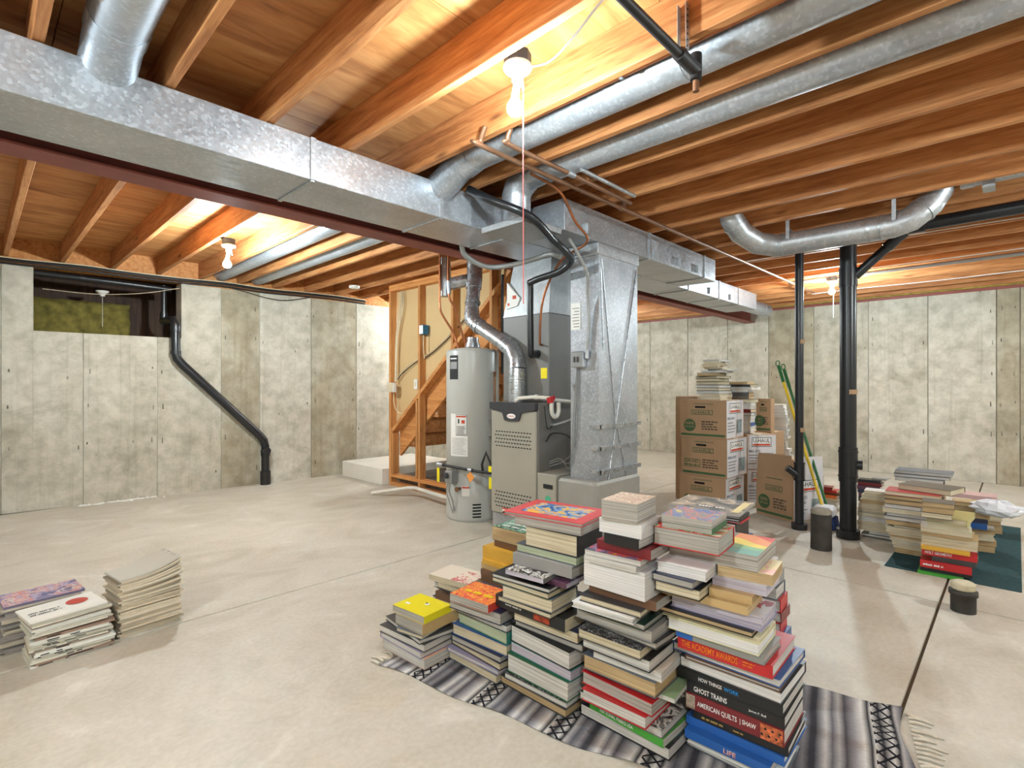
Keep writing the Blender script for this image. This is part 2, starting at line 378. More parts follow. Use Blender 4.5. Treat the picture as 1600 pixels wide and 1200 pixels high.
# sill plates and rim joists, ceiling of plywood sheets on joists
ce=struct(MB().box(XB-.2,XW+.2,YB-.2,8.2,ZS+.018,ZS+.05).build('ceiling',M['ply']))
for i in range(10):
    for j in range(10):
        x0=XB+i*1.22; y0=YB+j*1.22+(.61 if i%2 else 0)
        if x0<XW and y0<8.1: MB().box(x0+.002,min(x0+1.218,XW+.1),y0+.002,y0+1.218,ZS,ZS+.018).build('plywood_sheet',M['ply'],ce)
jm=MB().bbox(-.019,.019,0,3.25-YB,0,JD,.003).mesh('joist',M['joist'])
for k in range(-5,22):
    if k==4: yy=YB
    obj('joist',jm,ce,(.17+.413*k,YB,ZJ))
jr=MB().bbox(-.019,.019,0,3.86,0,JD,.003).mesh('joist_rear',M['joist'])
for k in range(-5,22):
    x=.235+.413*k
    o=obj('joist',jr,ce,(x,3.13,ZJ)); o.scale=(1,(lw(x,-.03)-3.13)/3.86,1)
# rim joists over the walls
m=MB(); skew(m,XB,XW,ZJ,ZS,-.03,-.07); m.build('rim_joist',M['rail'],ce)
m=MB(); skew(m,XB,ox0,WT,ZJ,0,-.2); skew(m,ox1,XW,WT,ZJ,0,-.2); skew(m,ox0,ox1,2.44,ZJ,-.02,-.2); m.build('sill_plate',M['rail'],wl)
MB().box(XW+.02,XW+.06,YB,7.0,WR+.04,ZS).build('rim_joist',M['rail'],ce)
MB().box(XW+.0,XW+.2,YB,7.0,WR,WR+.04).build('sill_plate',M['beam'],wr_)
MB().box(XB-.2,XB,YB,7.2,2.45,ZS).box(XB-.2,XW,YB-.2,YB,2.45,ZS).build('rim_joist',M['rail'],ce)
# fibreglass strip in the rim above the right wall
mb=MB(); n=110
for i in range(n):
    a=YB+.1+(6.9-YB)*i/n; b=YB+.1+(6.9-YB)*(i+1)/n; e=random.uniform(0,.02)
    mb.box(XW-.075-e,XW-.001,a,b,WR+.041,WR+.10+random.uniform(0,.02))
tag(mb.build('rim_insulation',M['batt']),'yellow fibreglass strip tucked along the top of the right wall','insulation',kind='stuff')
# insulation batt in the recess
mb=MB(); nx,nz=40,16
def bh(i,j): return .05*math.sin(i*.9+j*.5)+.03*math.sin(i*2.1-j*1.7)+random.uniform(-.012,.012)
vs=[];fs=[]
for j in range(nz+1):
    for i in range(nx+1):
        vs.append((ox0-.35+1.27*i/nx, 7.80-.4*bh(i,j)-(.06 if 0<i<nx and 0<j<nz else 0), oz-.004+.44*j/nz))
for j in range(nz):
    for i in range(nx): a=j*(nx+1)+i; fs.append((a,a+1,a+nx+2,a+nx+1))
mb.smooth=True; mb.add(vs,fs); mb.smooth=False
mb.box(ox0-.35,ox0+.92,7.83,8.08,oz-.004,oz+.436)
tag(mb.build('insulation_batt',M['shadebatt']),'yellow-green insulation batt, shade-darkened, inside the opening high in the left wall','insulation')
# ---------------------------------------------------------------- steel beam
bm=MB(); y0,y1=3.12,3.29; yc=(y0+y1)/2; z0,z1=2.285,2.492
bm.bbox(XB,XW,y0,y1,z0,z0+.014,.003); bm.bbox(XB,XW,y0,y1,z1-.014,z1,.003); bm.box(XB,XW,yc-.005,yc+.005,z0+.013,z1-.013)
tag(bm.build('steel_beam',M['beam']),'red-brown painted steel beam carrying the joists across the room','beam')
# ---------------------------------------------------------------- stair enclosure
SX=3.65
st=thing('stair_partition','open stud wall of orange lumber beside the basement stair','stud wall',(SX,4.5,0))
def L(o): o.location=(-SX,-4.5,0); return o
capz=lambda y:.696+.825*(5.63-y)
for y in (5.66,5.05,4.44,3.83):
    L(MB().bbox(SX,SX+.089,y-.019,y+.019,.045 if y!=5.66 else 0,2.42,.002).build('stud',M['stud'],st))
L(MB().bbox(SX,SX+.089,3.30,5.68,2.42,2.458,.002).build('top_plate',M['rail'],st))
L(MB().bbox(SX,SX+.089,3.30,5.68,2.459,2.497,.002).build('top_plate',M['rail'],st))
L(MB().bbox(SX-.004,SX+.089,3.40,5.64,.0,.042,.002).build('bottom_plate',M['rail'],st))
L(MB().bbox(SX-.002,SX+.089,3.40,5.64,.105,.143,.002).build('bottom_plate',M['rail'],st))
def slope(m,x0,x1,ya,yb,d0,d1):
    m.prism([(ya,capz(ya)+d0),(yb,capz(yb)+d0),(yb,capz(yb)+d1),(ya,capz(ya)+d1)],x0,x1,'x'); return m
L(slope(MB(),SX+.002,SX+.10,5.64,3.55,-.055,0).build('sloped_cap',M['rail'],st))
L(MB().prism([(5.64,capz(5.64)-.03),(3.72,capz(3.72)-.03),(3.40,2.42),(5.64,2.42)],SX+.091,SX+.103,'x').build('drywall_sheet',M['drywall'],st))
L(MB().bbox(SX+.0,SX+.089,5.585,5.636,.145,capz(5.61)-.06,.002).build('cripple_stud',M['stud'],st))
L(MB().bbox(SX+.0,SX+.089,5.08,5.118,.145,capz(5.1)-.06,.002).build('cripple_stud',M['stud'],st))
sg=thing('staircase','enclosed wooden staircase climbing away behind the stud wall','stairs',(4.2,5.0,0))
def L2(o): o.location=(-4.2,-5.0,0); return o
for x in (SX+.11,4.60):
    L2(slope(MB(),x,x+.038,5.60,3.55,-.36,-.02).build('stringer',M['rail'],sg))
for k in range(8):
    y=5.62-.235*k; z=capz(y)-.22
    L2(MB().bbox(SX+.15,4.60,y-.27,y,z,z+.035,.003).build('tread',M['joist'],sg))
    L2(MB().bbox(SX+.15,4.60,y-.27,y-.25,z+.036,z+.19,.002).build('riser',M['joist'],sg))
tag(MB().bbox(SX+.1,4.65,4.3,5.60,0,.13,.01).build('stair_footing',plain('dark_rough_concrete',rgb(112,104,94),.95,0,.35,20)),'rough dark concrete footing under the staircase','footing')
tag(MB().bbox(3.56,4.7,5.70,6.70,0,.205,.006).build('landing_step',M['slabw']),'pale concrete landing step at the foot of the stair','step')
MB().box(4.66,4.76,3.35,5.7,0,2.42).build('wall_stair_far',M['drywall'])['kind']='structure'
# ================================================================== DUCTS
def duct(name,label,x0,x1,y0,y1,z0,z1,joints=(),cleats=(),mat='galv_duct'):
    t=thing(name,label,'duct',((x0+x1)/2,(y0+y1)/2,z0)); T=t.location
    def P(o): o.location=(-T[0],-T[1],-T[2]); return o
    js=[x0]+list(joints)+[x1]
    for a,b in zip(js,js[1:]): P(MB().bbox(a+.0015,b-.0015,y0,y1,z0,z1,.003).build('duct_section',M[mat],t))
    for j in joints:
        P(MB().box(j-.014,j+.014,y0-.010,y0-.0005,z0,z1).box(j-.010,j+.010,y0,y1,z0-.008,z0-.0005).build('drive_cleat',M['galv'],t))
    for c in cleats:
        P(MB().box(c-.009,c+.009,y0-.026,y0-.001,z0+.02,z0+.09).build('hanger_tab',M['galv'],t))
    return t
duct('supply_trunk_duct','long galvanized rectangular duct crossing under the joists beside the steel beam',XB+.02,7.45,2.56,2.97,2.28,2.492,(1.20,2.02,2.62,3.5,4.4,5.4,6.2,6.8),(5.9,6.5))
t=duct('return_trunk_duct','shorter galvanized rectangular duct in front of the long one above the furnace',2.74,5.16,2.165,2.552,2.28,2.492,(3.86,4.9),(2.98,3.95,4.35,4.72))
def rd(name,label,pts,r,cuffs=(),mat='galv',seg=20,cat='duct'):
    t=thing(name,label,cat,pts[0]); T=Vector(pts[0])
    P=[Vector(p)-T for p in pts]
    MB().tube(P,r,seg).build('pipe_run',M[mat],t)
    for (a,b,k) in cuffs: MB().tube([Vector(a)-T,Vector(b)-T],r*k,seg).build('collar',M[mat],t)
    return t
rd('round_duct','round galvanized duct running off the right end of the long rectangular duct',[(7.452,2.76,2.385),(8.45,2.76,2.385)],.092,[((7.452,2.76,2.385),(7.56,2.76,2.385),1.03),((8.2,2.76,2.385),(8.22,2.76,2.385),1.03)],'galv_duct')
rd('round_duct','round duct in the joist bay just right of the hanging bulb',[(2.03,2.60,2.47),(2.03,2.50,2.505),(2.03,2.40,2.553),(2.03,2.30,2.580),(2.03,2.2,2.584),(2.03,YB+.05,2.584)],.092,[((2.03,2.36,2.563),(2.03,2.27,2.582),1.05),((2.03,1.0,2.584),(2.03,.97,2.584),1.03)],'galv_duct')
t=rd('round_duct','round duct in the second joist bay right of the bulb, elbowing down',[(2.45,2.33,2.288),(2.45,2.33,2.46),(2.445,2.30,2.515),(2.445,2.22,2.57),(2.445,2.10,2.58),(2.445,YB+.05,2.58)],.094,[((2.45,2.33,2.29),(2.45,2.33,2.34),1.03)],'galv_duct')
tag(MB().bbox(2.34,2.72,2.17,2.545,2.245,2.284,.004).build('boot_box',M['galv_dull']),'flat dull metal boot under the elbowed round duct','duct')
rd('round_duct','big round duct at top left dropping onto the long rectangular duct',[(.378,2.60,2.505),(.378,2.50,2.55),(.378,2.40,2.578),(.378,2.25,2.58),(.378,YB+.05,2.58)],.096,[((.378,2.44,2.567),(.378,2.34,2.579),1.04)],'galv_duct')
for x,l in ((2.095,'left of two round ducts in rear joist bays over the left wall'),(2.50,'right of two round ducts in rear joist bays over the left wall')):
    rd('round_duct',l,[(x,2.99,2.592),(x,lw(x,-.0)-.02,2.592)],.085,(),'galv_duct')
rd('vent_duct','round galvanized vent pipe hung below the joists with an elbow at each end',
   [(4.10,1.62,2.66),(4.11,1.60,2.54),(4.20,1.56,2.44),(4.33,1.48,2.37),(4.42,1.36,2.345),(4.42,.62,2.345),(4.435,.52,2.375),(4.47,.43,2.455),(4.5,.38,2.55),(4.5,.36,2.66)],.084,
   [((4.42,1.34,2.345),(4.42,1.31,2.345),1.04),((4.42,.76,2.345),(4.42,.74,2.345),1.04),((4.42,.69,2.345),(4.42,.68,2.345),1.05),((4.455,.465,2.42),(4.46,.455,2.43),1.05),((4.14,1.59,2.505),(4.15,1.585,2.495),1.05)],'galv')
rd('vent_duct','galvanized pipe lying in the joist bay above the right-hand vent elbow',[(4.5,.27,2.60),(4.5,YB+.1,2.60)],.07,[((4.5,.265,2.60),(4.5,.20,2.60),1.08)],'galv')
for y,l in ((1.26,'thin metal strap holding the left end of the hung vent pipe'),(.60,'thin metal strap holding the right end of the hung vent pipe')):
    tag(MB().box(4.322,4.334,y-.012,y+.012,2.36,2.56).box(4.334,4.42,y-.012,y+.012,2.432,2.436).build('strap_hanger',M['galv']),l,'strap')
tag(MB().box(4.44,4.56,.10,.16,2.49,2.496).box(4.434,4.44,.10,.16,2.49,2.56).box(4.56,4.566,.10,.16,2.49,2.56).build('strap_hanger',M['galv']),'square metal bracket under the pipe at far right','strap')
# return drop beside the furnace
t=thing('return_drop_duct','tall galvanized return duct standing right of the furnace with crossed creases','duct',(3.41,2.30,0))
def P(o,t=t): o.location=-Vector(t.location); return o
P(MB().bbox(3.15,3.68,2.17,2.43,.55,2.19,.003).build('duct_body',M['galv_duct'],t))
P(MB().bbox(3.13,3.70,2.166,2.45,2.19,2.279,.006).build('transition',M['galv'],t))
P(MB().bbox(3.062,3.68,2.14,2.495,.02,.55,.02).build('boot',plain('dusty_taupe_metal',rgb(158,156,148),.5,.2,.08,5),t))
for z in (.93,.77,.60):
    P(MB().box(3.10,3.70,2.150,2.168,z,z+.03).box(3.132,3.149,2.15,2.24,z,z+.03).build('stiffener_bar',M['flue'],t))
for (xa,za,xb,zb) in ((3.18,2.16,3.36,.95),(3.66,2.16,3.36,.95),(3.36,.93,3.20,.30),(3.38,.93,3.6,.30),(3.2,1.5,3.17,2.1)):
    P(MB().tube([(xa,2.166,za),(xb,2.166,zb)],.005,6).build('crease',M['flue'],t))
P(MB().box(3.1445,3.1495,2.195,2.405,1.80,2.06).build('paper_label',M['paper'],t)) if False else None
o=P(MB().box(3.1465,3.1495,2.335,2.425,1.66,1.86).build('paper_label',M['paper'],t))
m=MB()
for k in range(7): m.box(3.1455,3.1463,2.345,2.345+.07*random.uniform(.6,1),1.68+.023*k,1.684+.023*k)
P(m.build('print_lines',M['ink'],t))
# ================================================================== FURNACE
f=thing('furnace','taupe upright furnace with louvred panel standing behind the book stacks','furnace',(3.42,2.95,0))
def P(o,t=f): o.location=-Vector(t.location); return o
fx0,fx1,fy0,fy1=3.06,3.78,2.69,3.20
P(MB().bbox(fx0+.012,fx1,fy0,fy1,0,.18,.004).build('base_plenum',M['galv_dull'],f))
P(MB().bbox(fx0+.02,fx1,fy0,fy1,.181,1.105,.006).build('cabinet',M['furnd'],f))
P(MB().bbox(fx0-.008,fx0+.019,fy0+.003,fy1-.003,.185,1.04,.007).build('front_panel',M['furn'],f))
mb=MB().prism([(fy0,1.105),(fy0,1.05),(fy0+.10,1.032),(fy0+.15,1.022),(fy0+.17,.965),(fy0+.185,.955),(fy0+.325,.955),(fy0+.34,.965),(fy0+.36,1.022),(fy0+.41,1.032),(fy1,1.05),(fy1,1.105)],fx0-.022,fx0+.019,'x')
P(mb.build('top_trim',M['trimd'],f))
c=(fx0-.0235,(fy0+fy1)/2,.995); rot=Matrix.Rotation(math.radians(90),4,'Y')
mb=MB(); mb.add([(fx0-.0245,c[1]+.048*math.cos(a)*(1 if abs(math.cos(a))<.8 else 1),c[2]+.020*math.sin(a)) for a in [2*math.pi*i/24 for i in range(24)]]+[(fx0-.021,c[1]+.048*math.cos(a),c[2]+.020*math.sin(a)) for a in [2*math.pi*i/24 for i in range(24)]],[tuple(range(23,-1,-1))]+[(i,(i+1)%24,24+(i+1)%24,24+i) for i in range(24)])
badge=P(mb.build('badge',M['whiteink'],f))
mb=MB()
for (zr,nr) in ((.86,5),(.36,5)):
    for r in range(nr):
        for k in range(13):
            y=fy0+.06+k*.0315+(.012 if r%2 else 0); mb.box(fx0-.0095,fx0-.0075,y-.009,y+.009,zr-r*.030,zr-r*.030+.008)
o=P(mb.build('louvre_slots',M['void'],f)); o['kind']='stuff'
P(MB().box(fx0-.0092,fx0-.0075,fy0+.13,fy0+.37,.185,.205).box(fx0-.0092,fx0-.0075,fy0+.13,fy0+.37,.19,.235).build('warning_label',M['paper'],f))
P(MB().box(fx0-.0100,fx0-.0093,fy0+.13,fy0+.37,.225,.237).build('warning_band',M['redink'],f))
P(MB().box(fx0-.0100,fx0-.0093,fy0+.15,fy0+.215,.19,.222).box(fx0-.0100,fx0-.0093,fy0+.245,fy0+.33,.19,.222).build('warning_print',M['ink'],f))
P(MB().bbox(fx0+.0,3.68,2.500,2.688,.02,.565,.006).build('filter_cabinet',M['furn'],f))
P(MB().box(fx0-.006,fx0-.0005,2.53,2.62,.455,.487).build('cabinet_nameplate',M['ink'],f))
mb=MB().lathe([(.028,0),(.028,.002)],(0,0,0),20,Matrix.Translation((fx0-.001,2.575,.375))@Matrix.Rotation(-math.pi/2,4,'Y')); P(mb.build('green_sticker',plain('green_sticker',rgb(84,168,132),.5),f))
# coil cabinet and plenum above
cx0,cx1,cy0,cy1=3.22,3.78,2.70,3.22
P(MB().bbox(cx0,cx1,cy0,cy1,1.107,1.83,.006).build('coil_cabinet',M['furnd'],f))
mb=MB(); b_=[(cx0,cy0),(cx1,cy0),(cx1,cy1),(cx0,cy1)]; tp=[(cx0+.03,cy0+.0),(cx1,cy0),(cx1,cy1-.24),(cx0+.03,cy1-.10)]
mb.add([(x,y,1.831) for x,y in b_]+[(x,y,2.278) for x,y in tp],[(0,3,2,1),(4,5,6,7),(0,1,5,4),(1,2,6,5),(2,3,7,6),(3,0,4,7)])
P(mb.build('plenum',M['galv_dull'],f))
P(MB().box(cx0-.002,cx0-.0005,cy0+.02,cy0+.085,1.30,1.385).build('energy_sticker',M['yellow'],f))
P(MB().prism([(cy1-.05,1.90),(cy1-.05,2.13),(cy1-.2,1.98),(cy1-.17,1.92)],cx0-.004,cx0+.02,'x').build('warning_sheet',M['paper'],f))
P(MB().box(cx0-.007,cx0-.0045,cy1-.16,cy1-.12,1.98,2.01).box(cx0-.007,cx0-.0045,cy1-.08,cy1-.06,1.93,1.95).build('warning_print',M['redink'],f))
# ---- condensate piping, gas and control wires on the furnace side
def pipe(name,label,pts,r,mat,cat='pipe',sm=True,k=6,seg=12,fit=(),fmat=None):
    t=thing(name,label,cat,pts[0]); T=Vector(pts[0]); Q=[Vector(p)-T for p in pts]
    MB().tube(spline(Q,k) if sm else Q,r,seg).build('run',M[mat],t)
    for (a,b,rr) in fit: MB().tube([Vector(a)-T,Vector(b)-T],rr,seg).build('fitting',M[fmat or mat],t)
    return t
t=pipe('condensate_pipe','white plastic condensate pipe with red-primed joint and trap on the furnace',[(3.075,2.93,1.118),(3.085,2.90,1.14),(3.13,2.80,1.15),(3.16,2.665,1.145),(3.2,2.65,1.14)],.016,'pvc',sm=False,fit=[((3.14,2.78,1.15),(3.145,2.75,1.15),.021)])
o=MB().tube([(.095,-.275,.035),(.105,-.283,-.01)],.028,12).tube([(.12,-.285,.025),(.13,-.288,.02)],.024).build('primed_joint',M['redp'],t)
MB().tube(spline([(.11,-.285,-.005),(.112,-.287,-.09),(.15,-.29,-.125),(.19,-.29,-.09),(.19,-.29,-.01)],6),.018,12).build('trap',M['pvc'],t)
MB().tube([(.13,-.285,.012),(.42,-.285,-.015)],.016,12).build('outlet',M['pvc'],t)
pipe('flex_conduit','grey conduit curving from furnace side to the tall return duct',[(3.2,2.675,.93),(3.24,2.655,.93),(3.3,2.55,.97),(3.3,2.46,1.02),(3.2,2.40,1.12),(3.142,2.395,1.25)],.011,'flexgrey','conduit')
for i,(a,b,l) in enumerate(((.0,.02,'upper'),(.02,-.02,'middle'),(.035,-.05,'lower'))):
    pipe('control_wire',f'{l} of three thin control wires drooping from furnace to return duct',[(3.2,2.68,.60+a),(3.24,2.6,.63+a),(3.2,2.50,.66+b),(3.14,2.42,.70+b),(3.138,2.37+a,.85),(3.14,2.36+a,1.0),(3.143,2.345+a*.6,1.38)],.0035,'flexgrey','wire',seg=6)
pipe('control_wire','black wire dangling across the dark furnace side panel',[(3.16,2.68,.80),(3.22,2.67,.86),(3.3,2.6,.85),(3.36,2.52,.78),(3.4,2.45,.70)],.006,'cableb','wire',seg=6)
pipe('control_wire','black loop of wire beside the white trap',[(3.14,2.68,1.08),(3.13,2.66,1.0),(3.14,2.655,.92),(3.18,2.66,.90),(3.22,2.67,.92)],.004,'cableb','wire',seg=6)
# junction box on the return duct
t=thing('junction_box','grey electrical switch box on the face of the return duct','electrical box',(3.149,2.335,1.435))
MB().bbox(-.045,0,-.055,.055,-.06,.06,.006).build('box_body',M['galv'],t); MB().bbox(-.052,-.0455,-.05,.05,-.055,.055,.004).build('cover_plate',M['flexgrey'],t)
MB().bbox(-.062,-.0525,-.02,-.008,-.02,.02,.002).bbox(-.062,-.0525,.01,.022,-.02,.02,.002).build('switch',M['trimd'],t)
pipe('flex_conduit','armoured flexible conduit dropping down the return duct to its switch box',[(2.80,2.17,2.23),(2.90,2.175,2.15),(3.02,2.185,2.04),(3.10,2.235,1.90),(3.128,2.245,1.70),(3.128,2.262,1.47)],.011,'flexgrey','conduit',fit=[((3.128,2.262,1.50),(3.128,2.265,1.44),.018)],fmat='galv')
# refrigerant lines
pipe('refrigerant_line','black insulated refrigerant line bending from the coil up over the ducts',[(3.205,2.82,1.50),(3.12,2.80,1.49),(3.10,2.79,1.56),(3.08,2.775,2.00),(3.06,2.73,2.06),(3.04,2.45,2.09),(3.0,2.31,2.14),(2.86,2.25,2.17),(2.66,2.20,2.205),(2.34,2.11,2.26),(2.17,2.28,2.36),(2.17,2.47,2.47)],.026,'abs','pipe',k=7,fit=[((3.218,2.82,1.50),(3.19,2.82,1.50),.035)])
pipe('refrigerant_line','thin copper refrigerant line looping up beside the black insulated line',[(3.215,2.77,1.57),(3.16,2.745,1.60),(3.13,2.70,1.86),(3.12,2.62,2.04),(3.07,2.44,2.19),(2.95,2.13,2.235),(2.74,2.08,2.32),(2.52,2.03,2.44),(2.28,2.05,2.485)],.009,'copper','pipe')
pipe('grey_hose','grey hose sagging beneath the long duct above the furnace',[(2.55,2.99,2.30),(2.62,3.02,2.23),(2.80,2.98,2.17),(2.95,2.84,2.19),(3.02,2.66,2.22),(3.02,2.52,2.23),(3.02,2.42,2.19)],.020,'flexgrey','hose')
# ---- flue
t=thing('flue_pipe','galvanized furnace flue bending up toward the ceiling above the water heater','flue',(3.14,2.98,1.107))
T=Vector(t.location)
def F(pts,r,name,k=0,mat='flue'): return MB().tube([Vector(p)-T for p in (spline(pts,k) if k else pts)],r,20).build(name,M[mat],t)
F([(3.14,2.98,1.107),(3.14,2.98,1.27),(3.15,2.985,1.38)],.070,'flex_section')
F([(3.15,2.985,1.381),(3.16,3.0,1.46),(3.17,3.06,1.545),(3.18,3.15,1.60)],.070,'elbow')
F([(3.18,3.151,1.601),(3.175,3.50,1.79)],.064,'straight_section')
F([(3.175,3.501,1.791),(3.18,3.58,1.845),(3.21,3.62,1.93)],.070,'elbow')
F([(3.21,3.621,1.931),(3.27,3.66,2.15)],.064,'straight_section')
F([(3.27,3.661,2.151),(3.30,3.68,2.27),(3.30,3.68,2.47)],.074,'tee')
for a,b in (((3.18,3.11,1.575),(3.18,3.17,1.61)),((3.176,3.46,1.765),(3.175,3.49,1.783)),((3.23,3.63,2.0),(3.235,3.634,2.02))): F([a,b],.073,'collar')
for k in range(7): F([(3.14,2.98,1.16+.026*k),(3.14,2.98,1.168+.026*k)],.0735,'corrugation')
t=thing('vent_connector','galvanized vent tee with a double-wall pipe rising to the ceiling','flue',(3.17,3.95,2.2)); T=Vector(t.location)
F([(3.28,3.745,2.245),(3.19,3.93,2.215)],.060,'branch'); F([(3.17,3.96,2.10),(3.17,3.96,2.47)],.052,'riser',mat='galv'); F([(3.17,3.96,2.15),(3.17,3.96,2.40)],.056,'jacket',mat='galv')
# ================================================================== WATER HEATER
w=thing('water_heater','grey cylindrical water heater left of the furnace','water heater',(3.32,3.73,0))
MB().lathe([(.235,.0),(.248,.02),(.25,.03),(.25,.44),(.246,.443),(.246,.447),(.25,.45),(.25,1.55),(.243,1.575),(.15,1.595),(.0,1.60)],(0,0,0),40).build('tank',M['wh'],w)
def cyl_patch(a0,a1,z0,z1,r,name,mat,n=8):
    m=MB(); vs=[];fs=[]
    for i in range(n+1):
        a=math.radians(a0+(a1-a0)*i/n)
        for rr in (r,r+.0015):
            for z in (z0,z1): vs.append((rr*math.cos(a),rr*math.sin(a),z))
    for i in range(n):
        b=i*4; c=b+4; fs+=[(b+2,c+2,c+3,b+3),(b+1,b+3,c+3,c+1),(b,c,c+2,b+2)]
    fs+=[(0,2,3,1),(n*4,n*4+1,n*4+3,n*4+2)]
    return m.add(vs,fs).build(name,mat,w)
# front of the tank faces the camera at about 228 degrees
cyl_patch(172,196,1.30,1.52,.2505,'brand_plate',M['ink']); cyl_patch(174,194,1.395,1.46,.2525,'plate_crest',M['flexgrey']); cyl_patch(175,193,1.485,1.495,.2525,'plate_line',M['whiteink'])
cyl_patch(176,218,.60,.985,.2505,'instruction_sheet',M['paper'])
cyl_patch(191,217,.79,.98,.2525,'warning_panel',M['ink']); cyl_patch(192,216,.795,.975,.2545,'warning_face',M['paper']); cyl_patch(193,215,.955,.968,.2565,'warning_strip',M['redink'])
cyl_patch(197,200,.90,.94,.2565,'pictogram',M['ink']); cyl_patch(205,212,.90,.93,.2565,'pictogram',M['redink'])
for k in range(9): cyl_patch(194,194+random.uniform(14,20),.80+.009*k,.803+.009*k,.2565,'print_line',M['ink'])
for k in range(12): cyl_patch(180,180+random.uniform(26,36),.62+.013*k,.623+.013*k,.2525,'print_line',plain('grey_ink',rgb(140,140,140),.6))
cyl_patch(205,222,.24,.33,.2505,'rating_label',M['paper']); cyl_patch(206,221,.312,.326,.2525,'rating_band',M['redink'])
for k in range(5): cyl_patch(228,246,.045+.028*k,.058+.028*k,.2505,'vent_slot',M['void'])
MB().lathe([(.055,1.598),(.075,1.60),(.075,1.612),(.058,1.66),(.056,1.70)],(0,0,0),20).build('draft_hood',M['flue'],w)
cyl_patch(190,192,.30,.32,.2505,'drain_seat',M['wh'])
mb=MB().tube([(-.235,-.09,.31),(-.285,-.105,.31)],.013,10).tube([(-.283,-.104,.31),(-.288,-.106,.31)],.022,10); mb.build('drain_valve',M['copperdull'],w)
vx,vy=.262*math.cos(math.radians(186)),.262*math.sin(math.radians(186))
mb=MB().bbox(-.335,-.25,-.085,.01,.36,.475,.01); g_=mb.build('gas_valve',M['flexgrey'],w)
MB().lathe([(.026,0),(.026,.022),(.018,.03)],(0,0,0),14,Matrix.Translation((-.336,-.03,.43))@Matrix.Rotation(-math.pi/2,4,'Y')).build('control_knob',M['trimd'],g_)
MB().tube(spline([(-.29,-.02,.36),(-.30,-.02,.28),(-.275,-.03,.2),(-.26,-.04,.1)],5),.006,8).tube(spline([(-.30,.0,.36),(-.31,.01,.28),(-.28,-.01,.15),(-.26,-.02,.08)],5),.004,8).build('burner_tubes',M['flexgrey'],w)
MB().tube([(.05,-.225,1.36),(.04,-.262,1.36),(.03,-.268,1.30),(.03,-.268,.75)],.012,10).build('relief_pipe',M['copperdull'],w)
MB().bbox(-.04,.005,-.285,-.252,.78,.93,.004).build('relief_box',M['galv'],w)
# gas line across the front with tags
t=pipe('gas_pipe','black iron gas pipe crossing in front of the water heater',[(3.01,3.86,.515),(3.035,3.70,.507),(3.085,3.40,.49),(3.125,3.23,.485)],.013,'iron',sm=False,fit=[((3.008,3.87,.515),(3.018,3.80,.513),.02),((3.067,3.50,.495),(3.073,3.46,.493),.02)],fmat='galv')
T=Vector(t.location)
MB().tube([Vector((3.11,3.36,.475))-T,Vector((3.08,3.34,.56))-T,Vector((3.09,3.30,.66))-T,Vector((3.12,3.26,.55))-T],.011,10).build('riser_loop',M['iron'],t)
def tagcard(label,pts,mat,d=.002):
    return tag(MB().prism(pts,0,d,'x').build('hang_tag',M[mat]),label,'tag')
o=tagcard('orange paper tag hanging from the gas pipe on the water heater',[(-.05,-.02),(.0,.03),(.055,-.01),(.005,-.07)],'orange'); o.location=(3.062,3.47,.455)
o=tagcard('yellow tag hanging left of the water heater gas valve',[(-.03,0),(.03,0),(.03,-.13),(-.03,-.13)],'yellow'); o.location=(3.0,3.85,.485); o.rotation_euler=(0,0,-.3)
o=tagcard('yellow tag hanging low between water heater and furnace',[(-.03,0),(.03,0),(.03,-.10),(-.03,-.10)],'yellow'); o.location=(3.10,3.245,.455)
o=tagcard('yellow tag at the gas pipe beside the furnace panel',[(-.03,.015),(.03,.015),(.03,.065),(-.03,.065)],'yellow'); o.location=(3.10,3.25,.485)
# supply water pipes above the heater
pipe('copper_riser','copper water pipe rising left of the flue with a flexible connector',[(3.25,3.86,1.60),(3.22,3.90,1.75),(3.12,3.94,1.92),(3.10,3.95,2.0),(3.10,3.95,2.2),(3.10,3.95,2.50)],.011,'copper')
pipe('copper_riser','copper water pipe rising behind the flue elbow',[(3.30,3.80,1.60),(3.17,3.80,1.95),(3.10,3.82,2.10),(3.10,3.82,2.50)],.011,'copper',fit=[((3.105,3.82,2.10),(3.10,3.82,2.22),.018)],fmat='galv')
pipe('gas_drop','dark iron gas pipe dropping from the beam behind the flue',[(3.45,3.46,2.28),(3.45,3.46,1.35)],.014,'iron',sm=False)
# ================================================================== LIGHT FIXTURES
def fixture(label,x,y,z,string=None,smat='string',zb=.165,power=1.0):
    t=thing('bulb_fixture',label,'lamp',(x,y,z))
    MB().lathe([(.052,.0),(.054,.01),(.054,.046),(.05,.05)],(0,0,0),8,smooth=False).build('junction_box',plain('blue_grey_box',rgb(70,84,104),.5),t)
    MB().lathe([(.018,-.062),(.022,-.060),(.024,-.032),(.050,-.020),(.058,-.008),(.056,-.0005)],(0,0,0),28).build('lamp_holder',M['porcelain'],t)
    MB().tube([(0,0,-.060),(-.006,0,-.085),(-.010,.002,-.115)],.015,14).build('socket_adapter',M['porcelain'],t)
    MB().tube([(.022,-.004,-.05),(.026,-.006,-.085)],.006,8).build('pull_switch',M['galv'],t)
    pr=[(.013,.045),(.014,.035),(.020,.024),(.029,.010),(.0325,-.004),(.030,-.018),(.022,-.028),(.010,-.0325),(.001,-.0332)]
    MB().lathe(pr,(-.012,.002,-zb),18).build('bulb',bulb_mat(power),t)
    if string: MB().tube([(.026,-.006,-.085),(.026,-.006,-.13),(.027,-.006,-string)],.0022,6).build('pull_string',M[smat],t)
    return t
fixture('bare lit bulb on white ceramic holder hanging from joist with pink string',1.49,1.41,2.495,.93,power=.38)
fixture('bare lit bulb beyond the steel beam near the left wall',1.535,4.86,2.449,power=.9)
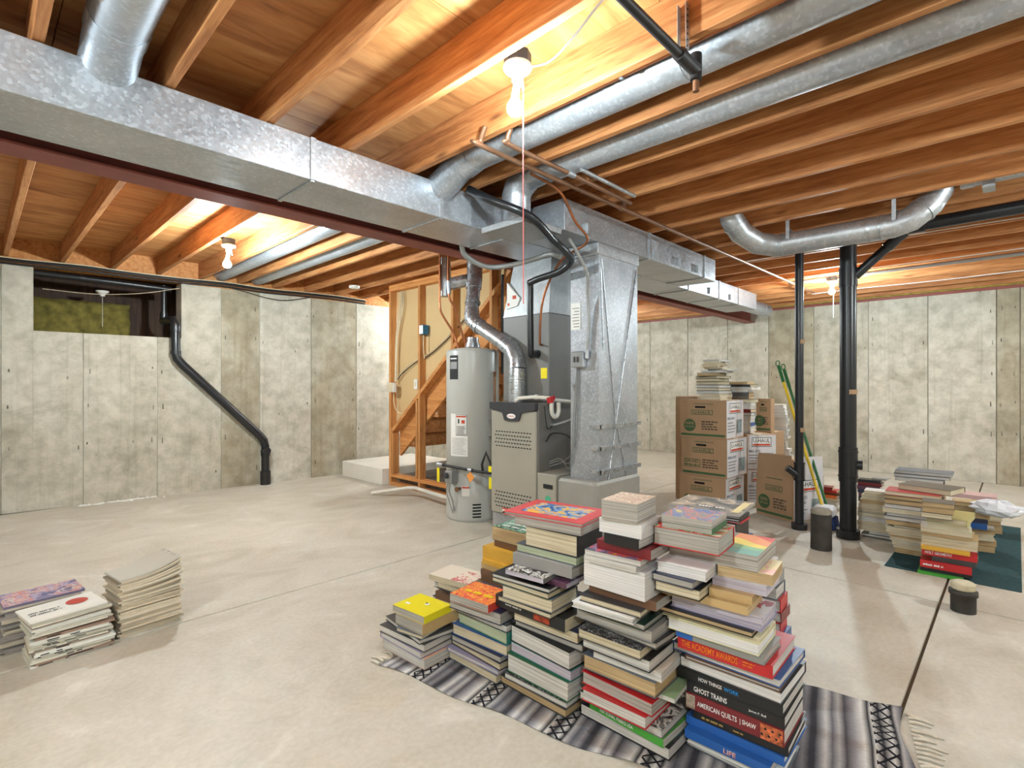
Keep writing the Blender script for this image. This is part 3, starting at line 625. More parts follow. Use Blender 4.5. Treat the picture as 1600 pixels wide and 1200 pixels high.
fixture('bare lit bulb with white string behind the thick black post',6.90,1.535,2.449,.42,'white',.12,.85)
fixture('bare lit bulb hidden behind the stair partition',4.778,6.0,2.449,power=.5)
fixture('added bare fill bulb behind the camera on the near side of the room',-.62,-1.1,2.449,power=.75)  # unseen bulb added behind the camera to lift the near side
fixture('added bare fill bulb toward the near right corner of the room',3.887,-1.85,2.449,power=.85)  # unseen bulb added to brighten the near right
fixture('added bare fill bulb to the left of the camera, outside the picture',-1.07,1.55,2.449,power=.7)  # added off-frame fill for the left floor and wall
fixture('added bare fill bulb near the right wall, outside the picture',7.19,-1.9,2.449,power=.6)  # another added fill bulb, out of view, evening out the right side
fixture('added bare fill bulb hidden behind the tall return duct',7.256,5.3,2.449,power=.5)  # added fill for the far end, kept out of sight by the duct
pipe('lamp_cord','thin grey cable stapled from the ceramic lamp along the plywood',[(1.52,1.38,2.49),(1.56,1.30,2.50),(1.58,1.20,2.56),(1.60,1.05,2.66),(1.62,.85,2.684),(1.63,.5,2.686)],.0045,'flexgrey','cable',seg=8)
# ================================================================== COPPER, GAS AND CABLES UNDER THE JOISTS
pipe('copper_line','long copper pipe running across under the joists to the right wall',[(1.775,1.90,2.53),(1.785,1.945,2.47),(1.84,1.945,2.452),(3.0,1.938,2.45),(5.0,1.92,2.45),(7.6,1.90,2.45)],.0135,'copperdull',k=4,fit=[((3.05,1.938,2.45),(3.09,1.938,2.45),.019),((3.1,1.938,2.45),(3.1,1.938,2.52),.016)],fmat='copperdull')
pipe('copper_line','shorter copper pipe beside the long one under the joists',[(1.86,1.80,2.53),(1.86,1.83,2.47),(1.90,1.84,2.455),(2.4,1.842,2.455),(3.05,1.85,2.455)],.0135,'copperdull',k=4,fit=[((2.36,1.842,2.455),(2.42,1.842,2.455),.018)],fmat='galv')
pipe('steel_conduit','thin galvanized conduit lying beside the copper pipes',[(2.42,1.79,2.475),(3.0,1.79,2.475)],.012,'galv',sm=False)
pipe('copper_line','copper pipe clipped along the joist above the first round duct',[(1.864,1.75,2.52),(1.864,YB+.1,2.52)],.011,'copper',sm=False,fit=[((1.864,1.18,2.52),(1.864,1.165,2.52),.017)],fmat='galv')
t=pipe('gas_line','black iron gas pipe at top centre ending in a capped tee',[(XB+.1,.872,2.44),(1.84,.872,2.43)],.017,'iron',sm=False,fit=[((1.76,.872,2.43),(1.90,.872,2.43),.024),((1.90,.872,2.395),(1.90,.872,2.49),.022)])
MB().tube([Vector((1.90,.872,2.39))-Vector(t.location),Vector((1.90,.872,2.35))-Vector(t.location)],.012,10).build('copper_tail',M['copperdull'],t)
t=thing('perforated_strap','pair of perforated steel straps hanging from the joist to the gas pipe','strap',(1.79,.87,2.5))
for dy in (-.016,.016):
    m=MB(); m.box(-.012,.012,dy-.001,dy+.001,-.05,.12)
    m.build('strap',M['galv'],t)
m=MB()
for k in range(7):
    for dy in (-.0175,.0175): m.box(-.003,.003,dy-.0006,dy+.0006,-.04+.022*k,-.034+.022*k)
m.build('strap_holes',M['void'],t)
for i,(dz,dy,mt,lab) in enumerate(((.0,.03,'cableb','lowest of the black cables along the top of the left wall'),(.024,.055,'cableb','second lowest of the black cables along the left wall top'),(.044,.03,'cableb','upper black cable along the top of the left wall'),(.050,.062,'cable','cream cable strung along the top of the left wall'))):
    pts=[]
    for k in range(14):
        x=XB+.3+k*.45; pts.append((x,lw(x,dy+.006*math.sin(k*1.7)),2.432+dz+.008*math.sin(k*2.3)))
    pipe('cable_run',lab,pts,.0105 if mt=='cableb' else .005,mt,'cable',seg=8)
pipe('cable_run','slack black cable drooping in a loop below the left wall top',[(2.2,lw(2.2,.05),2.43),(2.36,lw(2.36,.06),2.40),(2.6,lw(2.6,.06),2.355),(2.8,lw(2.8,.06),2.345),(3.0,lw(3,.06),2.385),(3.15,lw(3.15,.05),2.425)],.005,'cableb','cable',seg=8)
pipe('thin_cable','thin wire strung across the wall opening',[(.5,lw(.5,-.04),2.22),(.9,lw(.9,0),2.21),(1.3,lw(1.3,.03),2.26),(1.66,lw(1.66,.05),2.36)],.003,'cable','wire',seg=6)
for i,(x,z,lab) in enumerate(((5.43,2.50,'nearest white cable running along the right-hand joists'),(6.62,2.492,'middle white cable running along the right-hand joists'),(7.9,2.49,'farthest white cable running along the right-hand joists'))):
    pts=[(x+.02*math.sin(k*1.9+i),2.0-k*.5,z-.006+.004*math.sin(k*2.1)) for k in range(10)]
    pipe('cable_run',lab,pts,.005,'white','cable',seg=8)
pipe('plastic_pipe','pale plastic pipe lying under joists near the right wall',[(6.9,2.0,2.49),(6.9,-2.5,2.49)],.02,'flexgrey',sm=False)
t=thing('smoke_detector','small round cream detector on the joist left of the stair wall','detector',(3.34,5.98,2.497)); MB().lathe([(.05,-.035),(.065,-.028),(.066,-.003)],(0,0,0),24).build('body',M['white'],t); MB().lathe([(.02,-.040),(.022,-.0355)],(0,0,0),16).build('vent_cap',M['cable'],t)
# ================================================================== BLACK DRAIN PIPES
def drain(label,pts,r,fits,name='drain_pipe',mat='abs'):
    t=thing(name,label,'pipe',pts[0]); T=Vector(pts[0])
    MB().tube([Vector(p)-T for p in pts],r,18).build('pipe_run',M[mat],t)
    for a,b,rr in fits: MB().tube([Vector(a)-T,Vector(b)-T],rr,18).build('hub',M[mat],t)
    return t
w_=lambda x,o=.085:lw(x,o)
drain('black drain pipe bending diagonally down the left wall from the opening',
  [(1.57,7.20,2.0),(1.58,7.05,2.0),(1.60,w_(1.6)+.02,1.985),(1.612,w_(1.6),1.93),(1.615,w_(1.61),1.62),(1.63,w_(1.63),1.55),(1.68,w_(1.68),1.485),(2.50,w_(2.5),.63),(2.555,w_(2.55),.56),(2.575,w_(2.57),.48),(2.578,w_(2.58),.0)],.048,
  [((1.613,w_(1.61),1.92),(1.614,w_(1.61),1.86),.056),((1.615,w_(1.61),1.64),(1.615,w_(1.61),1.60),.055),((2.576,w_(2.58),.44),(2.577,w_(2.58),.36),.056),((2.572,w_(2.57)-.03,.43),(2.565,w_(2.57)-.10,.43),.042),((2.578,w_(2.58),.17),(2.578,w_(2.58),.0),.062)])
drain('black drain pipe lying across the top of the wall opening',[(ox0+.01,7.12,2.385),(1.0,7.10,2.375),(1.62,7.08,2.36)],.03,[((.8,7.11,2.38),(.84,7.11,2.38),.037)])
drain('thin black vertical pipe inside the right edge of the wall opening',[(1.55,7.10,2.40),(1.55,7.10,2.05)],.028,[((1.55,7.10,2.09),(1.55,7.10,2.02),.04)])
t=thing('keyless_lamp','unlit white lamp holder with string inside the wall opening','lamp',(1.02,7.35,2.30)); MB().lathe([(.02,-.06),(.03,-.03),(.06,-.012),(.062,0)],(0,0,0),18).build('holder',M['white'],t); MB().tube([(0,0,-.05),(0,0,-.40)],.002,6).build('pull_string',M['white'],t)
drain('thin black plumbing post right of the cardboard boxes',[(4.99,1.36,0),(4.99,1.36,2.62)],.034,[((4.99,1.36,0),(4.99,1.36,.05),.062),((4.99,1.36,.42),(4.99,1.36,.58),.042),((4.99,1.36,.425),(4.99,1.36,.435),.046),((4.99,1.36,.565),(4.99,1.36,.575),.046),((4.97,1.375,.47),(4.93,1.44,.53),.03)],'plumbing_post')
drain('thick black plumbing post with cleanout near the right book pile',[(4.98,.995,0),(4.98,.995,2.62)],.060,[((4.98,.995,0),(4.98,.995,.07),.085),((4.98,.995,.46),(4.98,.995,.74),.068),((4.98,.995,.50),(4.98,.995,.51),.073),((4.98,.995,.70),(4.98,.995,.71),.073),((4.99,.94,.60),(5.0,.90,.60),.04),((4.98,.995,2.05),(4.98,.995,2.2),.066)],'plumbing_post')
drain('black drain branch angling up from the thick post',[(4.99,.95,2.13),(5.0,.70,2.36),(5.0,.62,2.42)],.036,[((5.0,.74,2.325),(5.0,.68,2.38),.043)])
drain('black drain pipe running level below the joists at far right',[(4.98,.58,2.455),(4.97,YB+.2,2.49)],.048,[((4.98,.60,2.455),(4.98,.5,2.456),.055)])
for (x,y,z,rr,lab) in ((4.985,1.35,1.62,.036,'small torn paper label high on the thin black post'),(4.985,1.35,.86,.036,'torn paper label partway down the thin black post'),(4.975,.99,1.19,.062,'torn paper label on the thick black post')):
    m=MB(); vs=[];fs=[]
    for i in range(6):
        a=math.radians(195+i*14); 
        for zz in (-.02+.006*(i%2),.02): vs.append((rr*math.cos(a),rr*math.sin(a),zz))
    for i in range(5): fs.append((2*i,2*i+2,2*i+3,2*i+1))
    o=m.add(vs,fs).build('paper_label',M['card']); o.location=(x,y,z); tag(o,lab,'label')
# floor stubs
t=thing('pipe_stub','tall dark capped pipe stub rising from the floor by the posts','pipe stub',(4.50,1.075,0)); MB().lathe([(.072,0),(.070,.27)],(0,0,0),22).build('pipe',M['oldiron'],t); MB().lathe([(.071,.2705),(.074,.29),(.06,.305),(.0,.31)],(0,0,0),22).build('cap',plain('dusty_grey_cap',rgb(150,142,128),.9,0,.2,20),t)
t=thing('pipe_stub','short dark pipe stub with taped cream top at lower right','pipe stub',(3.80,.215,0)); MB().lathe([(.056,0),(.056,.09),(.064,.092),(.064,.115),(.05,.12)],(0,0,0),22).build('pipe',M['oldiron'],t); MB().lathe([(.050,.1205),(.055,.125),(.053,.15),(.056,.155),(.04,.163),(.0,.166)],(0,0,0),14).build('taped_cap',M['tape'],t)
# stair wall electrics
t=thing('electrical_box','cream electrical box on the left stud of the stair wall','electrical box',(3.648,5.56,1.22)); MB().bbox(-.05,0,-.05,.05,-.06,.06,.006).build('box',M['white'],t); MB().bbox(-.056,-.0505,-.045,.045,-.055,.055,.003).build('cover',M['cable'],t)
t=thing('electrical_box','small blue switch box on the second stair stud','electrical box',(3.67,4.99,1.895)); MB().bbox(-.03,.05,-.04,.035,-.055,.055,.005).build('box',M['bluebox'],t); MB().bbox(-.036,-.0305,-.04,.035,-.05,.05,.003).build('cover',M['white'],t)
t=thing('wall_plate','white plate on the tan drywall of the stair','electrical plate',(3.738,5.23,1.26)); MB().bbox(-.006,0,-.035,.035,-.06,.06,.002).build('plate',M['white'],t); MB().bbox(-.010,-.0065,-.012,.012,-.03,.03,.002).build('toggle',M['cable'],t)
for i in range(3):
    pipe('stair_cable',('left','middle','right')[i]+' of three cream cables hanging down the left stair stud',[(3.70,5.50-.03*i,2.41),(3.69,5.50-.035*i,2.2),(3.68,5.56-.02*i,1.9),(3.68,5.58-.012*i,1.6),(3.67,5.575-.01*i,1.29)],.006,'cable','cable',seg=8)
for i in range(2):
    pipe('stair_cable',('upper','lower')[i]+' of two dark cables sweeping across the tan drywall',[(3.69,5.55,1.32+.0*i),(3.70,5.45,1.43-.03*i),(3.715,5.2,1.55-.03*i),(3.72,4.95,1.62-.03*i),(3.72,4.6,1.80-.035*i),(3.72,4.3,2.0-.035*i)],.006,'cableb' if i else 'cable','cable',seg=8)
pipe('stair_cable','cream cable curling below the cream electrical box',[(3.64,5.56,1.15),(3.64,5.55,1.02),(3.66,5.50,.92),(3.70,5.40,.90)],.006,'cable','cable',seg=8)
pipe('stair_cable','cable dropping from the blue switch box',[(3.66,4.97,1.83),(3.655,4.965,1.7),(3.68,4.98,1.56)],.006,'cable','cable',seg=8)
pipe('condensate_drain','cream plastic drain pipe running from water heater across the floor',[(3.16,5.27,.025),(3.40,4.90,.10),(3.42,4.80,.11),(3.30,4.0,.12)],.02,'pvc',sm=False)
# ================================================================== CARDBOARD BOXES
TXT={}
def text_mesh(body):
    if body not in TXT:
        cu=bpy.data.curves.new('lettering','FONT'); cu.body=body; cu.size=1.0; cu.extrude=.0; cu.resolution_u=2
        cu.offset=.012
        o=bpy.data.objects.new('tmp',cu); COL.objects.link(o); bpy.context.view_layer.update()
        me=bpy.data.meshes.new_from_object(o.evaluated_get(bpy.context.evaluated_depsgraph_get()))
        bpy.data.objects.remove(o,do_unlink=True)
        xs=[v.co.x for v in me.vertices]; ys=[v.co.y for v in me.vertices]
        TXT[body]=(me,min(xs),max(xs),min(ys),max(ys))
    return TXT[body]
def lettering(parent,name,body,mat,org,ux,uy,width,height,label=None):
    """flat letters in parent space: org = lower left, ux reading direction, uy up"""
    me,x0,x1,y0,y1=text_mesh(body); ux=Vector(ux); uy=Vector(uy); nz=ux.cross(uy)
    sx=width/(x1-x0); sy=height/(y1-y0)
    m2=me.copy(); o=Vector(org)
    for v in m2.vertices: v.co=o+ux*((v.co.x-x0)*sx)+uy*((v.co.y-y0)*sy)+nz*.0008
    m2.materials.clear(); m2.materials.append(mat)
    ob=bpy.data.objects.new(name,m2); COL.objects.link(ob); ob.parent=parent
    return ob
def print_bars(parent,name,mat,org,ux,uy,width,height,seed=0):
    """a line of print too small to read: word-length strokes"""
    m=MB(); ux=Vector(ux);uy=Vector(uy);n=ux.cross(uy)*.0008; o=Vector(org); rr=random.Random(seed+int(width*9973)); x=0.0
    while x<width*.97:
        w=min(width-x,height*rr.uniform(1.2,3.6)); a=0.0
        while a<w:
            b=min(w,a+height*.42); hh=height*rr.uniform(.7,1.0)
            m.add([tuple(o+ux*(x+a)+n),tuple(o+ux*(x+b)+n),tuple(o+ux*(x+b)+uy*hh+n),tuple(o+ux*(x+a)+uy*hh+n)],[(0,1,2,3)]); a=b+height*.14
        x+=w+height*.55
    return m.build(name,mat,parent)
def frame(parent,name,mat,org,ux,uy,w,h,th=.004,nrm=None):
    m=MB(); ux=Vector(ux);uy=Vector(uy);n=ux.cross(uy)*.0008; o=Vector(org)
    def q(a,b,c,d): m.add([tuple(o+ux*a+uy*b+n),tuple(o+ux*c+uy*b+n),tuple(o+ux*c+uy*d+n),tuple(o+ux*a+uy*d+n)],[(0,1,2,3)])
    if th is None: q(0,0,w,h)
    else: q(0,0,w,th); q(0,h-th,w,h); q(0,th,th,h-th); q(w-th,th,w,h-th)
    return m.build(name,mat,parent)
def disc(parent,name,mat,c,ux,uy,r):
    m=MB(); ux=Vector(ux);uy=Vector(uy);n=ux.cross(uy)*.0006; c=Vector(c)
    m.add([tuple(c+n+ux*r*math.cos(a)+uy*r*math.sin(a)) for a in [2*math.pi*i/20 for i in range(20)]],[tuple(range(20))]); return m.build(name,mat,parent)
def carton(label,x,y,z,yaw,wy,wx,h,prints=3,flaps=False,open_top=False,group=None,seal=True,hole=True):
    t=thing('cardboard_box',label,'box',(x,y,z),math.radians(yaw),group)
    b=MB(); b.cur=0; th=.006
    b.box(0,wx,0,wy,0,th)
    b.box(0,th,0,wy,th,h); b.box(wx-th,wx,0,wy,th,h); b.box(th,wx-th,wy-th,wy,th,h)
    b.cur=1; b.box(th,wx-th,0,th,th,h); b.build('body',[M['card'],M['cardw'] if prints>=2 else M['card']],t)
    if not open_top:
        MB().box(.001,wx/2-.001,.001,wy-.001,h,h+.004).build('flap',M['card'],t); MB().box(wx/2+.001,wx-.001,.001,wy-.001,h,h+.004).build('flap',M['card'],t)
        MB().box(wx/2-.03,wx/2+.03,0,wy,h+.004,h+.0045).build('tape_strip',M['tape'],t)
    if flaps:
        MB().prism([(.01,h),(wy-.01,h),(wy-.025,h+.19),(.025,h+.20)],.0,.005,'x').build('flap',M['card'],t)
        MB().prism([(.01,h),(wx-.01,h),(wx-.02,h+.18),(.02,h+.19)],.0,.005,'y').build('flap',M['cardw'],t)
        MB().prism([(.01,h),(wx-.01,h),(wx-.02,h+.16),(.02,h+.17)],wy-.005,wy,'y').build('flap',M['card'],t)
    if prints>=1:      # left face, reading toward -y
        e=-.0012; ux=(0,-1,0); uy=(0,0,1)
        print_bars(t,'print_line',M['greenink'],(e,wy*.70,h*.90),ux,uy,wy*.42,h*.028)
        if hole: 
            m=MB().box(e-.0006,e,wy*.44,wy*.66,h*.80,h*.85); m.build('handle_hole',M['void'],t)
        frame(t,'logo_frame',M['greenink'],(e,wy*.74,h*.62),ux,uy,wy*.46,h*.13,.005); lettering(t,'logo_lettering','U-HAUL',M['greenink'],(e,wy*.70,h*.64),ux,uy,wy*.38,h*.085)
        if seal:
            disc(t,'seal',M['greenink'],(e,wy*.78,h*.33),ux,uy,h*.17); lettering(t,'seal_lettering','100%',M['card'],(e-.0008,wy*.88,h*.35),ux,uy,wy*.2,h*.07); lettering(t,'seal_lettering','RECYCLABLE',M['card'],(e-.0008,wy*.89,h*.27),ux,uy,wy*.22,h*.04)
        else:
            frame(t,'save_block',M['greenink'],(e,wy*.93,h*.22),ux,uy,wy*.36,h*.22,.004); lettering(t,'save_lettering','SAVE!',M['greenink'],(e,wy*.91,h*.34),ux,uy,wy*.3,h*.08); print_bars(t,'save_print',M['greenink'],(e,wy*.91,h*.25),ux,uy,wy*.32,h*.05)
        for k,s in enumerate(('REUSE THIS BOX','SAVE TREES','SHARE IT AGAIN','THEN RECYCLE')):
            print_bars(t,'print_line',M['ink'],(e,wy*.52,h*(.42-.065*k)),ux,uy,wy*(.34 if k!=1 else .27),h*.04,k)
        frame(t,'printed_stripe',M['greenink'],(e,wy*.97,h*.05),ux,uy,wy*.94,h*.06,None)
    if prints>=2:      # right face, reading toward +x
        e=-.0012; ux=(1,0,0); uy=(0,0,1)
        frame(t,'logo_panel',M['whiteink'],(wx*.16,e,h*.66),ux,uy,wx*.66,h*.27,None); frame(t,'logo_frame',M['ink'],(wx*.16,e-.0004,h*.66),ux,uy,wx*.66,h*.27,.006)
        lettering(t,'logo_lettering','U-HAUL',M['ink'],(wx*.21,e-.0004,h*.78),ux,uy,wx*.56,h*.11); frame(t,'red_bar',M['redink'],(wx*.20,e-.0004,h*.69),ux,uy,wx*.58,h*.055,None)
        lettering(t,'print_line','SMALL BOX',plain('grey_blue_ink',rgb(110,120,140),.6),(wx*.05,e,h*.5),ux,uy,wx*.4,h*.07)
        frame(t,'picture_patch',plain('picture_print',rgb(140,156,160),.6,0,.5,26),(wx*.58,e,h*.12),ux,uy,wx*.3,h*.36,None)
        for k in range(4): frame(t,'print_line',plain('grey_ink',rgb(140,140,140),.6),(wx*.06,e,h*(.40-.08*k)),ux,uy,wx*random.uniform(.25,.42),h*.03,None)
    return t
lettering(f,'badge_lettering','LENNOX',M['redink'],(3.0352-3.42,2.945+.036-2.95,.988),(0,-1,0),(0,0,1),.072,.014)
B=.457; BH=.362
for k,(dx,dy,yw,sl,lab) in enumerate(((.0,.0,0,True,'bottom printed moving box in the front column of three'),(.0,-.012,-2,False,'middle printed moving box in the front column of three'),(.02,.0,1.5,True,'top printed moving box in front column, carrying the book stack'))):
    carton(lab,4.91+dx,1.965+dy,.001+k*(BH+.0055),yw,B,B,BH,3,seal=sl)
for k,lab in enumerate(('bottom box of the column half hidden behind the front boxes','middle box of the column half hidden behind the front boxes','top box of the column half hidden behind the front boxes')):
    carton(lab,5.42-.02*k,2.47-.01*k,.001+k*.3755,0,.25,.42,.37,0)
carton('open-flapped moving box on the floor beside the thin black post',5.185,1.462,.001,22.8-46+0.0,.41,.40,.40,3,flaps=True,open_top=True,hole=False)
for k,lab in enumerate(('lower white-sided moving box behind the open-flapped box','upper white-sided moving box right of the front column')):
    carton(lab,5.63,2.03,.001+k*.3655,-42,.42,.32,.36,2)
carton('lower plain moving box under the narrow upright box',6.17,1.96,.001,-4,.30,.34,.355,1); carton('middle plain moving box under the narrow upright box',6.17,1.96,.3625,-4,.30,.34,.355,1)
carton('narrow upright tan box with handle hole among the books',6.19,1.975,.724,-4,.16,.10,.37,1)
carton('plain box under the leaning stack of white paperbacks',6.72,1.80,.001,0,.5,.42,.362,0)

